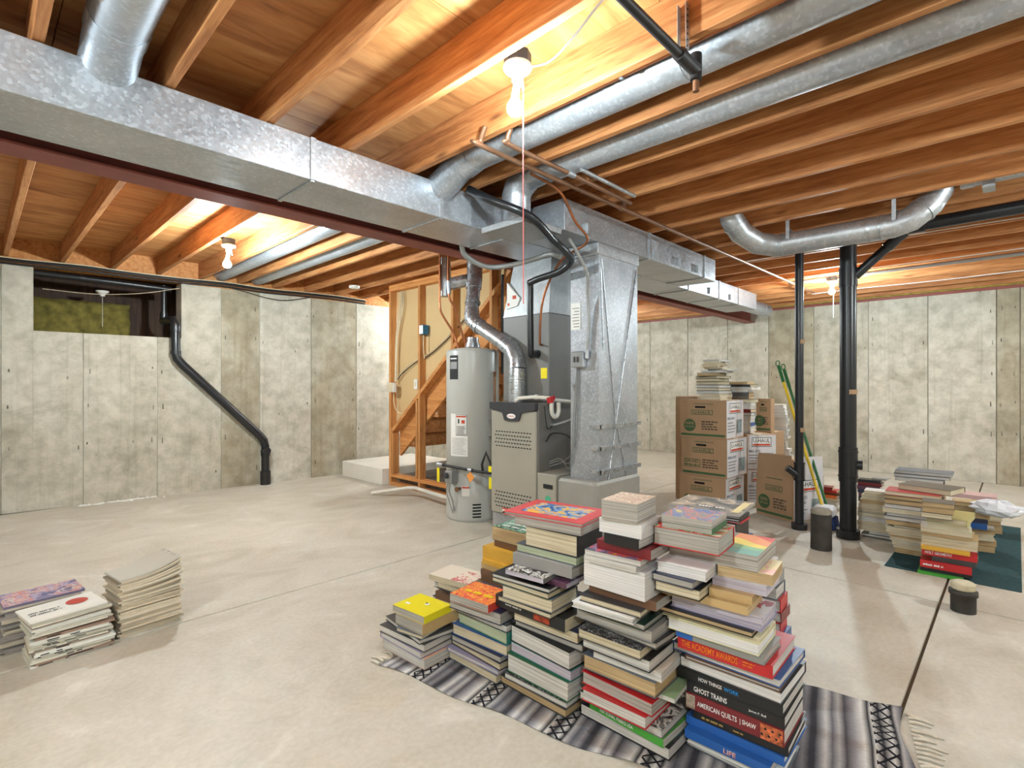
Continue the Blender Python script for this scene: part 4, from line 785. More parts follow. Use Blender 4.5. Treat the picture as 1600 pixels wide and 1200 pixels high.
STACKS = {
 'A': [
  (1.361,1.842,0.0123,4,0.296,0.213,0.0453,'peach','white','p','A',''),
  (1.349,1.855,0.0582,2,0.301,0.21,0.0281,'lavender','white','h','A',''),
  (1.36,1.843,0.0868,5,0.311,0.236,0.0338,'charcoal','white','h','B',''),
  (1.345,1.858,0.1212,-6,0.316,0.196,0.02,'charcoal','white','h','B',''),
  (1.354,1.849,0.1419,12,0.156,0.243,0.0177,'slate','cream','h','B',''),
  (1.355,1.848,0.1602,4,0.187,0.215,0.0481,'tan','greyp','p','R',''),
  (1.36,1.843,0.209,6,0.21,0.166,0.0327,'yellow','greyp','p','R','yellowtop'),
 ],
 'A2': [
  (1.792,2.002,0.0123,5,0.302,0.208,0.0408,'navy','cream','h','B',''),
  (1.787,2.007,0.0537,3,0.316,0.235,0.0304,'charcoal','white','h','B',''),
  (1.795,1.999,0.0847,8,0.281,0.204,0.0408,'brown','cream','p','L',''),
  (1.787,2.007,0.1261,0,0.324,0.222,0.0304,'slate','white','h','B',''),
  (1.762,2.034,0.1571,6,0.211,0.16,0.0339,'black','cream','h','B',''),
  (1.769,2.026,0.1916,10,0.269,0.184,0.0304,'offwhite','cream','p','B','redcover'),
 ],
 'B': [
  (1.501,1.542,0.0123,0,0.308,0.264,0.0366,'slate','cream','h','B',''),
  (1.506,1.536,0.0495,3,0.313,0.248,0.0163,'lavender','white','h','B',''),
  (1.511,1.532,0.0665,-2,0.323,0.249,0.0299,'black','cream','h','B',''),
  (1.513,1.53,0.0969,2,0.304,0.263,0.0265,'navy','greyp','h','B',''),
  (1.531,1.511,0.124,4,0.323,0.26,0.0468,'blue','cream','h','B',''),
  (1.532,1.51,0.1714,0,0.308,0.214,0.0502,'teal','greenp','h','R',''),
  (1.531,1.511,0.2222,2,0.308,0.218,0.0299,'white','white','h','B','textcover'),
  (1.513,1.529,0.2527,6,0.296,0.224,0.0502,'navy','greyp','h','B',''),
  (1.478,1.565,0.3034,7,0.217,0.173,0.0333,'orange','greyp','p','R','orangecover'),
 ],
 'B2': [
  (1.862,1.743,0.0123,0,0.258,0.193,0.0524,'brown','tanp','p','B',''),
  (1.866,1.738,0.0653,3,0.264,0.192,0.0436,'maroon','tanp','h','B',''),
  (1.862,1.743,0.1094,-2,0.262,0.228,0.0524,'green','cream','h','B',''),
  (1.871,1.733,0.1624,2,0.278,0.191,0.0524,'slate','tanp','p','B',''),
  (1.866,1.738,0.2154,0,0.292,0.228,0.0347,'brown','tanp','p','L',''),
  (1.869,1.736,0.2507,2,0.29,0.207,0.0303,'brown','tanp','p','L',''),
  (1.864,1.741,0.2816,-2,0.298,0.208,0.0303,'tan','tanp','p','L',''),
  (1.869,1.736,0.3125,2,0.279,0.194,0.0259,'gold','tanp','p','L',''),
  (1.881,1.723,0.339,2,0.3,0.215,0.0612,'gold','tanp','p','L',''),
  (1.91,1.693,0.4009,0,0.282,0.219,0.0347,'brown','greyp','p','L',''),
  (1.915,1.688,0.4362,3,0.293,0.206,0.07,'greenblack','tanp','p','B','songcover'),
 ],
 'C': [
  (1.525,1.199,0.0123,0,0.341,0.26,0.0315,'charcoal','tanp','h','B',''),
  (1.528,1.196,0.0444,2,0.317,0.26,0.0251,'black','white','h','B','textcover'),
  (1.531,1.193,0.0701,0,0.316,0.255,0.0743,'green','white','h','B',''),
  (1.538,1.185,0.145,-2,0.323,0.26,0.0422,'teal','lilacp','h','B',''),
  (1.534,1.189,0.1878,-3,0.319,0.233,0.0672,'black','white','h','B',''),
  (1.568,1.154,0.2556,2,0.336,0.231,0.0279,'charcoal','greyp','h','B',''),
  (1.556,1.167,0.2842,3,0.315,0.222,0.0436,'navy','cream','h','B',''),
  (1.523,1.201,0.3284,1,0.36,0.26,0.0479,'black','cream','p','L','africa'),
  (1.486,1.239,0.3769,3,0.267,0.15,0.0208,'black','cream','h','B',''),
  (1.49,1.235,0.3983,5,0.243,0.178,0.0508,'slate','cream','h','B',''),
  (1.48,1.246,0.4497,3,0.286,0.205,0.0222,'darkgreen','cream','h','B',''),
  (1.483,1.242,0.4725,6,0.279,0.21,0.0165,'black','white','h','B',''),
  (1.527,1.197,0.4897,4,0.279,0.205,0.018,'plum','lilacp','p','L','purplecover'),
  (1.468,1.258,0.5082,7,0.178,0.164,0.018,'charcoal','lilacp','p','R','bwcover'),
  (1.542,1.182,0.5268,6,0.276,0.198,0.0458,'grey','greyp','h','L',''),
  (1.553,1.17,0.5731,4,0.29,0.225,0.0315,'slate','greenp','h','B',''),
  (1.555,1.168,0.6053,5,0.245,0.187,0.0793,'black','cream','h','R',''),
  (1.564,1.159,0.6852,8,0.301,0.214,0.0308,'grey','greyp','p','B',''),
  (1.568,1.155,0.7166,9,0.36,0.26,0.0137,'red','greyp','h','B','dragon'),
 ],
 'D': [
  (1.586,0.819,0.0123,0,0.36,0.26,0.0414,'black','white','h','B','bwcover2'),
  (1.573,0.833,0.0543,-2,0.3,0.235,0.0292,'green2','white','p','L','parks'),
  (1.57,0.836,0.0841,1,0.331,0.254,0.0292,'plum','white','h','B','bwcover'),
  (1.533,0.874,0.1138,2,0.251,0.179,0.0414,'red','white','h','B',''),
  (1.547,0.859,0.1558,-1,0.286,0.228,0.0441,'red','greyp','h','B',''),
  (1.599,0.806,0.2005,6,0.223,0.155,0.0143,'palegreen','white','p','B',''),
  (1.556,0.851,0.2154,2,0.285,0.208,0.0522,'slate','tanp','h','B',''),
  (1.569,0.837,0.2682,4,0.257,0.198,0.0305,'offwhite','white','p','B',''),
  (1.542,0.865,0.2993,2,0.266,0.186,0.0414,'black','white','h','B',''),
  (1.521,0.886,0.3413,3,0.246,0.182,0.0332,'charcoal','cream','h','B','textcover'),
  (1.557,0.85,0.3752,-2,0.317,0.217,0.0224,'charcoal','greyp','h','B',''),
  (1.547,0.859,0.3982,2,0.303,0.23,0.0373,'grey','greyp','h','B',''),
  (1.53,0.877,0.4361,3,0.258,0.199,0.0211,'darkgreen','greyp','h','B',''),
  (1.505,0.903,0.4578,6,0.235,0.176,0.0197,'white','white','h','B',''),
  (1.522,0.885,0.4781,5,0.235,0.184,0.0224,'charcoal','cream','h','B',''),
  (1.557,0.85,0.5011,2,0.26,0.187,0.0305,'brown','greyp','p','L',''),
  (1.531,0.876,0.5322,1,0.242,0.185,0.0942,'greyw','whitep','p','B',''),
  (1.511,0.897,0.627,3,0.201,0.151,0.0197,'white','white','p','B',''),
  (1.521,0.886,0.6473,6,0.209,0.16,0.0197,'charcoal','white','p','B','magcover'),
  (1.545,0.862,0.6676,3,0.205,0.15,0.0332,'maroon','greyp','p','L',''),
  (1.517,0.891,0.7015,2,0.13,0.16,0.0346,'black','white','h','L',''),
  (1.524,0.884,0.7367,4,0.159,0.16,0.0481,'white','whitep','p','B',''),
  (1.514,0.894,0.7854,7,0.13,0.16,0.0671,'tan','greyp','p','B','papercover'),
 ],
 'E': [
  (1.704,0.526,0.0123,0,0.291,0.237,0.0142,'slate','white','h','B',''),
  (1.707,0.523,0.0271,2,0.289,0.21,0.0241,'white','white','h','B',''),
  (1.69,0.54,0.0518,2,0.271,0.223,0.028,'blue2','white','p','L','life'),
  (1.719,0.51,0.0804,1,0.311,0.258,0.028,'blue2','white','h','L',''),
  (1.728,0.501,0.109,3,0.294,0.235,0.028,'black','white','h','L','amy'),
  (1.719,0.51,0.1376,2,0.309,0.24,0.0546,'maroon','white','h','L','quilts'),
  (1.72,0.509,0.1928,2,0.307,0.236,0.0379,'black','white','h','L','ghost'),
  (1.716,0.513,0.2313,1,0.341,0.247,0.0369,'black','white','h','L','howthings'),
  (1.713,0.516,0.2688,0,0.329,0.258,0.0369,'charcoal','whitep','h','B',''),
  (1.71,0.52,0.3063,2,0.3,0.205,0.0122,'brown','white','h','B',''),
  (1.71,0.519,0.3191,0,0.35,0.26,0.0265,'blue','white','h','B',''),
  (1.694,0.535,0.3462,2,0.302,0.26,0.0418,'red','white','h','L','academy'),
  (1.677,0.554,0.3886,1,0.285,0.17,0.027,'picture','greyp','h','L','bluepatch'),
  (1.665,0.566,0.4163,3,0.293,0.186,0.0369,'cream2','whitep','h','B',''),
  (1.668,0.563,0.4537,2,0.319,0.159,0.0181,'cream2','cream','h','B',''),
  (1.652,0.579,0.4725,3,0.314,0.2,0.0172,'black','tanp','h','B',''),
  (1.671,0.56,0.4902,2,0.292,0.161,0.0201,'lavender','lilacp','h','B',''),
  (1.674,0.557,0.511,4,0.292,0.15,0.0241,'greyw','lilacp','h','B','redframe'),
 ],
 'E_low': [
  (1.653,0.593,0.5356,4,0.279,0.161,0.0258,'tan','tanp','p','L',''),
 ],
 'ER': [
  (1.672,0.588,0.562,5,0.13,0.16,0.0274,'tan','tanp','h','L',''),
  (1.702,0.556,0.5901,4,0.165,0.16,0.0312,'greyw','lilacp','p','B',''),
  (1.716,0.542,0.6219,7,0.165,0.16,0.0351,'yellowpale','tanp','p','B','palecover'),
 ],
 'EL': [
  (1.589,0.716,0.562,4,0.152,0.17,0.0356,'black','cream','h','B',''),
  (1.574,0.732,0.5983,2,0.14,0.17,0.0249,'navy','greyp','h','B',''),
  (1.603,0.702,0.6238,5,0.165,0.17,0.0332,'white','whitep','h','B',''),
 ],
 'ETop': [
  (1.704,0.583,0.6576,5,0.285,0.244,0.05,'grey','greyp','p','B','rainbow'),
  (1.622,0.668,0.7082,6,0.217,0.166,0.0605,'red','greyp','h','B','greenredcover'),
 ],
 'ETopL': [
  (1.626,0.693,0.7693,6,0.165,0.16,0.0169,'green','greyp','p','R',''),
  (1.625,0.694,0.7868,6,0.165,0.16,0.0239,'grey','greyp','p','B','bluecover'),
 ],
 'EMid': [
  (2.049,0.773,0.0123,2,0.227,0.171,0.069,'navy','white','h','R',''),
  (2.048,0.774,0.0819,4,0.21,0.151,0.069,'black','white','h','R',''),
  (2.045,0.778,0.1515,4,0.204,0.141,0.069,'white','white','h','R',''),
  (2.052,0.77,0.2211,4,0.215,0.169,0.069,'red','white','h','R',''),
  (2.051,0.771,0.2907,2,0.218,0.173,0.069,'slate','white','h','R',''),
  (2.045,0.778,0.3603,2,0.22,0.167,0.069,'charcoal','white','h','R',''),
  (2.045,0.778,0.4299,2,0.215,0.165,0.069,'maroon','white','h','R',''),
  (2.043,0.779,0.4995,2,0.202,0.149,0.069,'grey','white','h','R',''),
  (2.046,0.776,0.569,0,0.218,0.171,0.069,'blue','white','h','R',''),
  (2.045,0.778,0.6386,4,0.204,0.162,0.069,'black','white','h','R',''),
 ],
 'ETopR': [
  (2.057,0.764,0.7082,4,0.13,0.12,0.0069,'red','greyp','h','R',''),
  (2.053,0.768,0.7158,4,0.13,0.12,0.0088,'black','white','h','R',''),
  (2.055,0.766,0.7252,4,0.13,0.12,0.0079,'black','greyp','h','R',''),
  (2.053,0.768,0.7337,7,0.283,0.263,0.0111,'charcoal','greyp','p','B','civil'),
 ],
 'EBack': [
  (2.147,0.642,0.0123,2,0.13,0.162,0.0316,'white','white','h','B',''),
  (2.155,0.635,0.0445,-4,0.13,0.16,0.0477,'black','white','h','R',''),
  (2.151,0.639,0.0927,3,0.13,0.12,0.0477,'navy','white','h','R',''),
  (2.143,0.646,0.141,4,0.13,0.12,0.0557,'charcoal','white','h','R',''),
  (2.145,0.644,0.1973,0,0.13,0.12,0.0477,'white','white','h','B',''),
  (2.147,0.642,0.2456,2,0.13,0.12,0.0396,'blue','white','h','R',''),
  (2.142,0.648,0.2858,6,0.118,0.12,0.0477,'red','white','h','R',''),
  (2.143,0.646,0.3341,2,0.126,0.12,0.0396,'maroon','white','h','R',''),
  (2.142,0.648,0.3743,5,0.127,0.12,0.0477,'red','white','h','R',''),
  (2.132,0.658,0.4226,3,0.119,0.12,0.0477,'slate','white','h','B',''),
  (2.124,0.666,0.4709,0,0.113,0.12,0.0477,'grey','greyp','h','R',''),
  (2.117,0.674,0.5191,6,0.1,0.12,0.0396,'white','white','p','R',''),
  (2.098,0.694,0.5593,4,0.1,0.12,0.0396,'red','greyp','h','R','greytop'),
 ],
 'R1': [
  (4.367,0.246,0.0007,2,0.231,0.174,0.015,'green2','white','h','L',''),
  (4.405,0.206,0.0163,3,0.259,0.179,0.0212,'black','white','h','L',''),
  (4.403,0.208,0.0381,2,0.259,0.182,0.0461,'red','cream','h','L','math'),
  (4.424,0.187,0.0848,0,0.221,0.33,0.0321,'charcoal','cream','h','L',''),
  (4.429,0.182,0.1175,3,0.278,0.202,0.0399,'red','white','h','L','holt'),
  (4.396,0.216,0.158,2,0.245,0.185,0.0259,'gold','tanp','h','L',''),
  (4.429,0.181,0.1845,3,0.281,0.223,0.0399,'offwhite','cream','p','B',''),
  (4.432,0.179,0.2249,2,0.282,0.212,0.0274,'tan','cream','p','B',''),
  (4.409,0.203,0.253,0,0.258,0.19,0.0228,'tan','tanp','p','B',''),
  (4.405,0.206,0.2763,4,0.258,0.179,0.0337,'offwhite','cream','p','B',''),
  (4.396,0.216,0.3106,2,0.215,0.33,0.0337,'greenpale','cream','h','B',''),
  (4.383,0.229,0.3449,-4,0.211,0.33,0.0399,'olive','cream','h','R',''),
  (4.32,0.295,0.3854,5,0.161,0.16,0.0352,'charcoal','cream','h','B',''),
  (4.328,0.286,0.4212,3,0.164,0.16,0.0305,'tan','tanp','h','B',''),
  (4.329,0.285,0.4523,3,0.165,0.16,0.0337,'brown2','tanp','h','B',''),
 ],
 'R2': [
  (4.779,0.409,0.0063,2,0.249,0.179,0.0318,'tan','tanp','h','B',''),
  (4.783,0.405,0.0387,0,0.263,0.184,0.0245,'tan','cream','p','B',''),
  (4.779,0.409,0.0638,3,0.266,0.205,0.0245,'white','cream','h','B',''),
  (4.786,0.401,0.0889,2,0.284,0.218,0.0259,'offwhite','cream','p','B',''),
  (4.781,0.407,0.1154,0,0.283,0.209,0.0171,'pink','tanp','p','B',''),
  (4.779,0.409,0.1331,2,0.284,0.217,0.0215,'tan','cream','p','B',''),
  (4.783,0.405,0.1552,4,0.305,0.226,0.0363,'offwhite','cream','h','B',''),
  (4.772,0.416,0.1921,0,0.251,0.177,0.0156,'black','cream','h','B',''),
  (4.783,0.405,0.2083,3,0.306,0.243,0.0289,'tan','tanp','h','B',''),
  (4.793,0.394,0.2378,2,0.33,0.239,0.0318,'navy','white','h','B',''),
  (4.783,0.405,0.2702,0,0.307,0.235,0.0259,'slate','white','h','B',''),
  (4.779,0.409,0.2967,3,0.319,0.252,0.0289,'offwhite','cream','p','B',''),
  (4.793,0.394,0.3262,2,0.33,0.254,0.0318,'charcoal','white','h','B',''),
  (4.797,0.39,0.3587,4,0.33,0.236,0.0333,'brown','tanp','h','B',''),
  (4.797,0.39,0.3926,2,0.33,0.25,0.0289,'darkgreen','tanp','h','B',''),
  (4.797,0.39,0.4221,1,0.33,0.228,0.0304,'red','cream','h','B',''),
  (4.847,0.339,0.453,-14,0.33,0.258,0.0399,'brown2','cream','h','B',''),
 ],
 'R3': [
  (5.109,0.686,0.0063,0,0.241,0.179,0.0227,'black','white','h','B',''),
  (5.113,0.682,0.0296,2,0.195,0.154,0.0263,'slate','white','h','B',''),
  (5.101,0.694,0.0566,2,0.261,0.188,0.0389,'offwhite','cream','h','B',''),
  (5.093,0.702,0.0961,0,0.253,0.179,0.0353,'tan','cream','p','B',''),
  (5.109,0.686,0.132,3,0.264,0.197,0.0389,'white','white','h','B',''),
  (5.101,0.694,0.1715,2,0.261,0.193,0.0317,'grey','cream','h','B',''),
  (5.105,0.69,0.2038,0,0.262,0.198,0.0353,'offwhite','cream','p','B',''),
  (5.093,0.702,0.2397,3,0.24,0.181,0.0389,'offwhite','cream','p','B',''),
  (5.101,0.694,0.2792,2,0.241,0.186,0.0317,'tan','tanp','p','B',''),
  (5.093,0.702,0.3115,0,0.222,0.171,0.0389,'yellowpale','cream','p','B',''),
  (5.101,0.694,0.351,4,0.21,0.148,0.0353,'white','cream','p','B',''),
 ],
 'R4': [
  (5.241,0.118,0.0063,12,0.22,0.156,0.0456,'brown','tanp','p','B',''),
  (5.248,0.11,0.0525,8,0.21,0.153,0.0379,'tan','tanp','p','B',''),
  (5.234,0.126,0.0911,14,0.213,0.165,0.0456,'offwhite','cream','p','B',''),
  (5.241,0.118,0.1373,5,0.21,0.148,0.0379,'grey','tanp','p','B',''),
  (5.2,0.16,0.1758,8,0.191,0.141,0.0456,'blue2','cream','h','L',''),
  (5.204,0.156,0.2221,10,0.196,0.15,0.0302,'navy','cream','h','L',''),
  (5.215,0.145,0.2529,6,0.198,0.158,0.0456,'tan','tanp','p','B',''),
  (5.213,0.147,0.2992,8,0.196,0.152,0.0349,'brown2','tanp','h','B',''),
  (5.204,0.156,0.3346,6,0.195,0.143,0.0333,'tan','tanp','h','B',''),
 ],
 'R4b': [
  (5.963,0.09,0.0063,14,0.174,0.122,0.0564,'tan','tanp','p','B',''),
  (5.955,0.099,0.0633,10,0.153,0.12,0.0469,'offwhite','tanp','p','B',''),
  (5.963,0.09,0.1108,12,0.173,0.125,0.0412,'white','cream','p','B',''),
  (5.946,0.107,0.1527,6,0.162,0.126,0.0374,'grey','cream','p','B',''),
  (5.942,0.112,0.1907,8,0.148,0.12,0.0279,'white','white','p','B',''),
  (5.942,0.112,0.2192,5,0.148,0.12,0.0279,'offwhite','cream','p','B',''),
  (5.938,0.116,0.2477,4,0.162,0.129,0.0279,'tan','cream','p','B',''),
  (5.932,0.123,0.2762,0,0.32,0.221,0.0317,'pink','white','p','L',''),
 ],
 'R6': [
  (6.13,0.493,0.0063,3,0.252,0.174,0.0605,'brown','tanp','h','B',''),
  (6.139,0.484,0.0674,0,0.285,0.21,0.0503,'slate','cream','h','B',''),
  (6.13,0.493,0.1184,4,0.284,0.204,0.0605,'navy','white','h','B',''),
  (6.148,0.475,0.1795,2,0.305,0.225,0.0503,'tan','cream','p','B',''),
  (6.139,0.484,0.2304,0,0.285,0.227,0.0503,'white','white','h','B',''),
  (6.143,0.479,0.2814,3,0.278,0.209,0.0605,'brown2','tanp','h','B',''),
  (6.139,0.484,0.3425,2,0.361,0.246,0.034,'slate','white','h','B',''),
  (6.184,0.437,0.3771,4,0.42,0.28,0.0259,'charcoal','white','h','B',''),
  (6.193,0.428,0.4036,1,0.42,0.28,0.0279,'slate','white','h','B',''),
 ],
 'R5': [
  (6.666,1.018,0.0063,3,0.216,0.164,0.0477,'black','white','h','L',''),
  (6.655,1.029,0.0546,0,0.205,0.16,0.038,'plum','white','h','L',''),
  (6.661,1.023,0.0932,2,0.218,0.151,0.0419,'navy','cream','h','L',''),
  (6.645,1.04,0.1357,4,0.203,0.148,0.038,'plum','white','h','L',''),
  (6.657,1.027,0.1744,0,0.214,0.164,0.0342,'maroon','white','h','L',''),
  (6.65,1.034,0.2091,3,0.204,0.144,0.0284,'black','white','p','L',''),
  (6.687,0.996,0.2381,-12,0.134,0.12,0.0187,'grey','white','p','B',''),
 ],
 'R7': [
  (5.974,1.302,0.0063,4,0.176,0.129,0.037,'teal','white','p','B',''),
  (5.984,1.292,0.0439,0,0.191,0.145,0.037,'white','white','p','B',''),
  (5.994,1.282,0.0816,2,0.202,0.14,0.0333,'grey','cream','h','B',''),
  (5.984,1.292,0.1154,4,0.182,0.145,0.0276,'orange','white','p','L',''),
  (6.004,1.271,0.1436,0,0.217,0.167,0.0276,'brown','white','h','L',''),
  (5.984,1.292,0.1719,3,0.176,0.13,0.022,'red','cream','p','L',''),
  (5.954,1.323,0.1944,5,0.13,0.12,0.0333,'maroon','cream','p','L',''),
 ],
 'T1': [
  (4.982,2.041,1.0983,4,0.203,0.33,0.031,'offwhite','cream','h','B',''),
  (4.977,2.045,1.1299,2,0.193,0.33,0.0334,'white','cream','h','B',''),
  (4.973,2.05,1.1639,0,0.228,0.313,0.031,'darkgreen','white','h','B',''),
  (4.973,2.05,1.1955,3,0.22,0.33,0.0261,'slate','cream','h','B',''),
  (4.969,2.054,1.2222,2,0.219,0.33,0.0286,'navy','white','h','B',''),
  (4.965,2.058,1.2513,0,0.219,0.293,0.0286,'charcoal','cream','h','B',''),
  (4.956,2.067,1.2805,3,0.204,0.33,0.031,'brown','cream','h','B',''),
  (4.956,2.067,1.3121,-14,0.249,0.215,0.0237,'black','cream','h','B',''),
  (4.952,2.072,1.3364,6,0.186,0.33,0.031,'charcoal','tanp','h','B',''),
  (4.99,2.032,1.368,4,0.196,0.33,0.0188,'slate','white','p','B',''),
  (5.024,1.997,1.3874,0,0.187,0.33,0.0164,'white','white','p','B',''),
  (4.99,2.032,1.4044,8,0.167,0.33,0.0164,'brown','cream','p','B',''),
  (4.965,2.058,1.4214,14,0.147,0.33,0.0188,'tan','cream','p','B',''),
  (4.956,2.067,1.4408,4,0.147,0.33,0.0164,'offwhite','cream','p','B',''),
  (4.973,2.05,1.4578,12,0.14,0.33,0.0188,'white','cream','p','B',''),
  (4.973,2.05,1.4773,2,0.161,0.326,0.0164,'grey','white','p','B',''),
 ],
 'T2': [
  (5.751,2.036,0.7373,3,0.197,0.136,0.0355,'white','white','p','B',''),
  (5.747,2.041,0.7734,0,0.201,0.141,0.0355,'offwhite','white','p','B',''),
  (5.751,2.036,0.8095,3,0.197,0.158,0.0411,'blue','white','p','R',''),
  (5.747,2.041,0.8512,0,0.208,0.142,0.0355,'white','white','p','B',''),
  (5.751,2.036,0.8873,2,0.205,0.154,0.0355,'lavender','white','p','B',''),
  (5.756,2.031,0.9234,4,0.203,0.149,0.0327,'navy','white','h','B',''),
  (5.751,2.036,0.9567,0,0.208,0.158,0.0355,'maroon','cream','h','L',''),
  (5.747,2.041,0.9928,3,0.191,0.144,0.0327,'white','white','p','B',''),
  (5.751,2.036,1.0262,2,0.199,0.149,0.0327,'slate','white','p','B',''),
  (5.728,2.06,1.0595,0,0.189,0.33,0.0383,'brown','cream','h','B',''),
  (5.737,2.05,1.0984,2,0.234,0.172,0.0327,'brown2','tanp','h','L',''),
  (5.737,2.05,1.1317,4,0.238,0.189,0.0411,'charcoal','tanp','h','L',''),
  (5.728,2.06,1.1734,0,0.223,0.156,0.0244,'white','white','p','B',''),
  (5.756,2.031,1.1984,3,0.231,0.33,0.03,'grey','white','p','B',''),
  (5.747,2.041,1.2289,-4,0.258,0.192,0.0272,'black','cream','h','L',''),
  (5.728,2.06,1.2567,3,0.226,0.22,0.0272,'tan','tanp','p','B',''),
 ],
 'T3': [
  (6.817,1.94,0.3703,8,0.216,0.147,0.0354,'grey','white','p','B',''),
  (6.801,1.957,0.4063,12,0.2,0.155,0.0414,'navy','white','p','B',''),
  (6.796,1.962,0.4483,4,0.191,0.146,0.0354,'white','white','p','B',''),
  (6.775,1.984,0.4843,10,0.174,0.12,0.0444,'white','white','p','B',''),
  (6.769,1.99,0.5293,6,0.168,0.129,0.0354,'offwhite','white','p','B',''),
  (6.764,1.995,0.5653,12,0.173,0.12,0.0414,'white','white','p','B',''),
  (6.785,1.973,0.6074,4,0.191,0.152,0.0354,'navy','white','p','B',''),
  (6.78,1.979,0.6434,10,0.194,0.136,0.0444,'white','white','p','B',''),
  (6.78,1.979,0.6884,6,0.211,0.165,0.0354,'blue','white','p','B',''),
  (6.775,1.984,0.7244,12,0.215,0.147,0.0444,'white','white','p','B',''),
  (6.769,1.99,0.7694,4,0.213,0.15,0.0414,'offwhite','white','p','B',''),
  (6.78,1.979,0.8114,8,0.223,0.165,0.0384,'blue','white','p','B',''),
  (6.775,1.984,0.8504,12,0.222,0.171,0.0444,'white','white','p','B',''),
  (6.764,1.995,0.8954,6,0.212,0.152,0.0414,'white','white','p','B',''),
  (6.759,2.001,0.9374,8,0.21,0.156,0.0414,'white','white','p','B',''),
  (6.748,2.012,0.9794,4,0.206,0.161,0.0384,'offwhite','white','p','B',''),
 ],
}
# ================================================================== BOOKS
ORD=['topmost','second','third','fourth','fifth','sixth','seventh','eighth','ninth','tenth','eleventh','twelfth','thirteenth','fourteenth','fifteenth','sixteenth','seventeenth','eighteenth','nineteenth','twentieth','twenty-first','twenty-second','twenty-third']
PH={'A':'front stack topped by the yellow book','A2':'stack topped by the white red-printed paperback','B':'front stack topped by the orange paperback','B2':'stack with the green-lettered top book',
 'C':'stack topped by the large red picture book','D':'stack topped by the thick tan paperback','E':'lower part of the tallest front stack','E_low':'ledge midway up the tallest front stack','ER':'right pile midway up the tallest front stack',
 'EL':'left pile midway up the tallest front stack','ETop':'wide pair near the top of the tallest front stack','ETopL':'small pair on top of the tallest front stack','EMid':'hidden column behind the tallest front stack','ETopR':'crown at the back of the tallest front stack','EBack':'column behind the right side of the tallest stack',
 'R1':'right-floor stack with two red spines','R2':'tall stack behind the two red spines','R3':'cream-paged stack beside the thick black post','R4':'stack just behind the red-spined right stack','R4b':'rear right stack at the teal mat edge','R6':'wide stack at the back of the right pile','R5':'dark purple stack behind the thick post','R7':'small mixed stack left of the thick post',
 'T1':'stack on the top front moving box','T2':'stack on the white-sided moving box','T3':'leaning stack of white paperbacks by the broom'}
def stp(*cs):
    n=len(cs); return [(i/n if i else 0,rgb(*c)) for i,c in enumerate(cs)]
c_=lambda k:rgb(*CV[k])
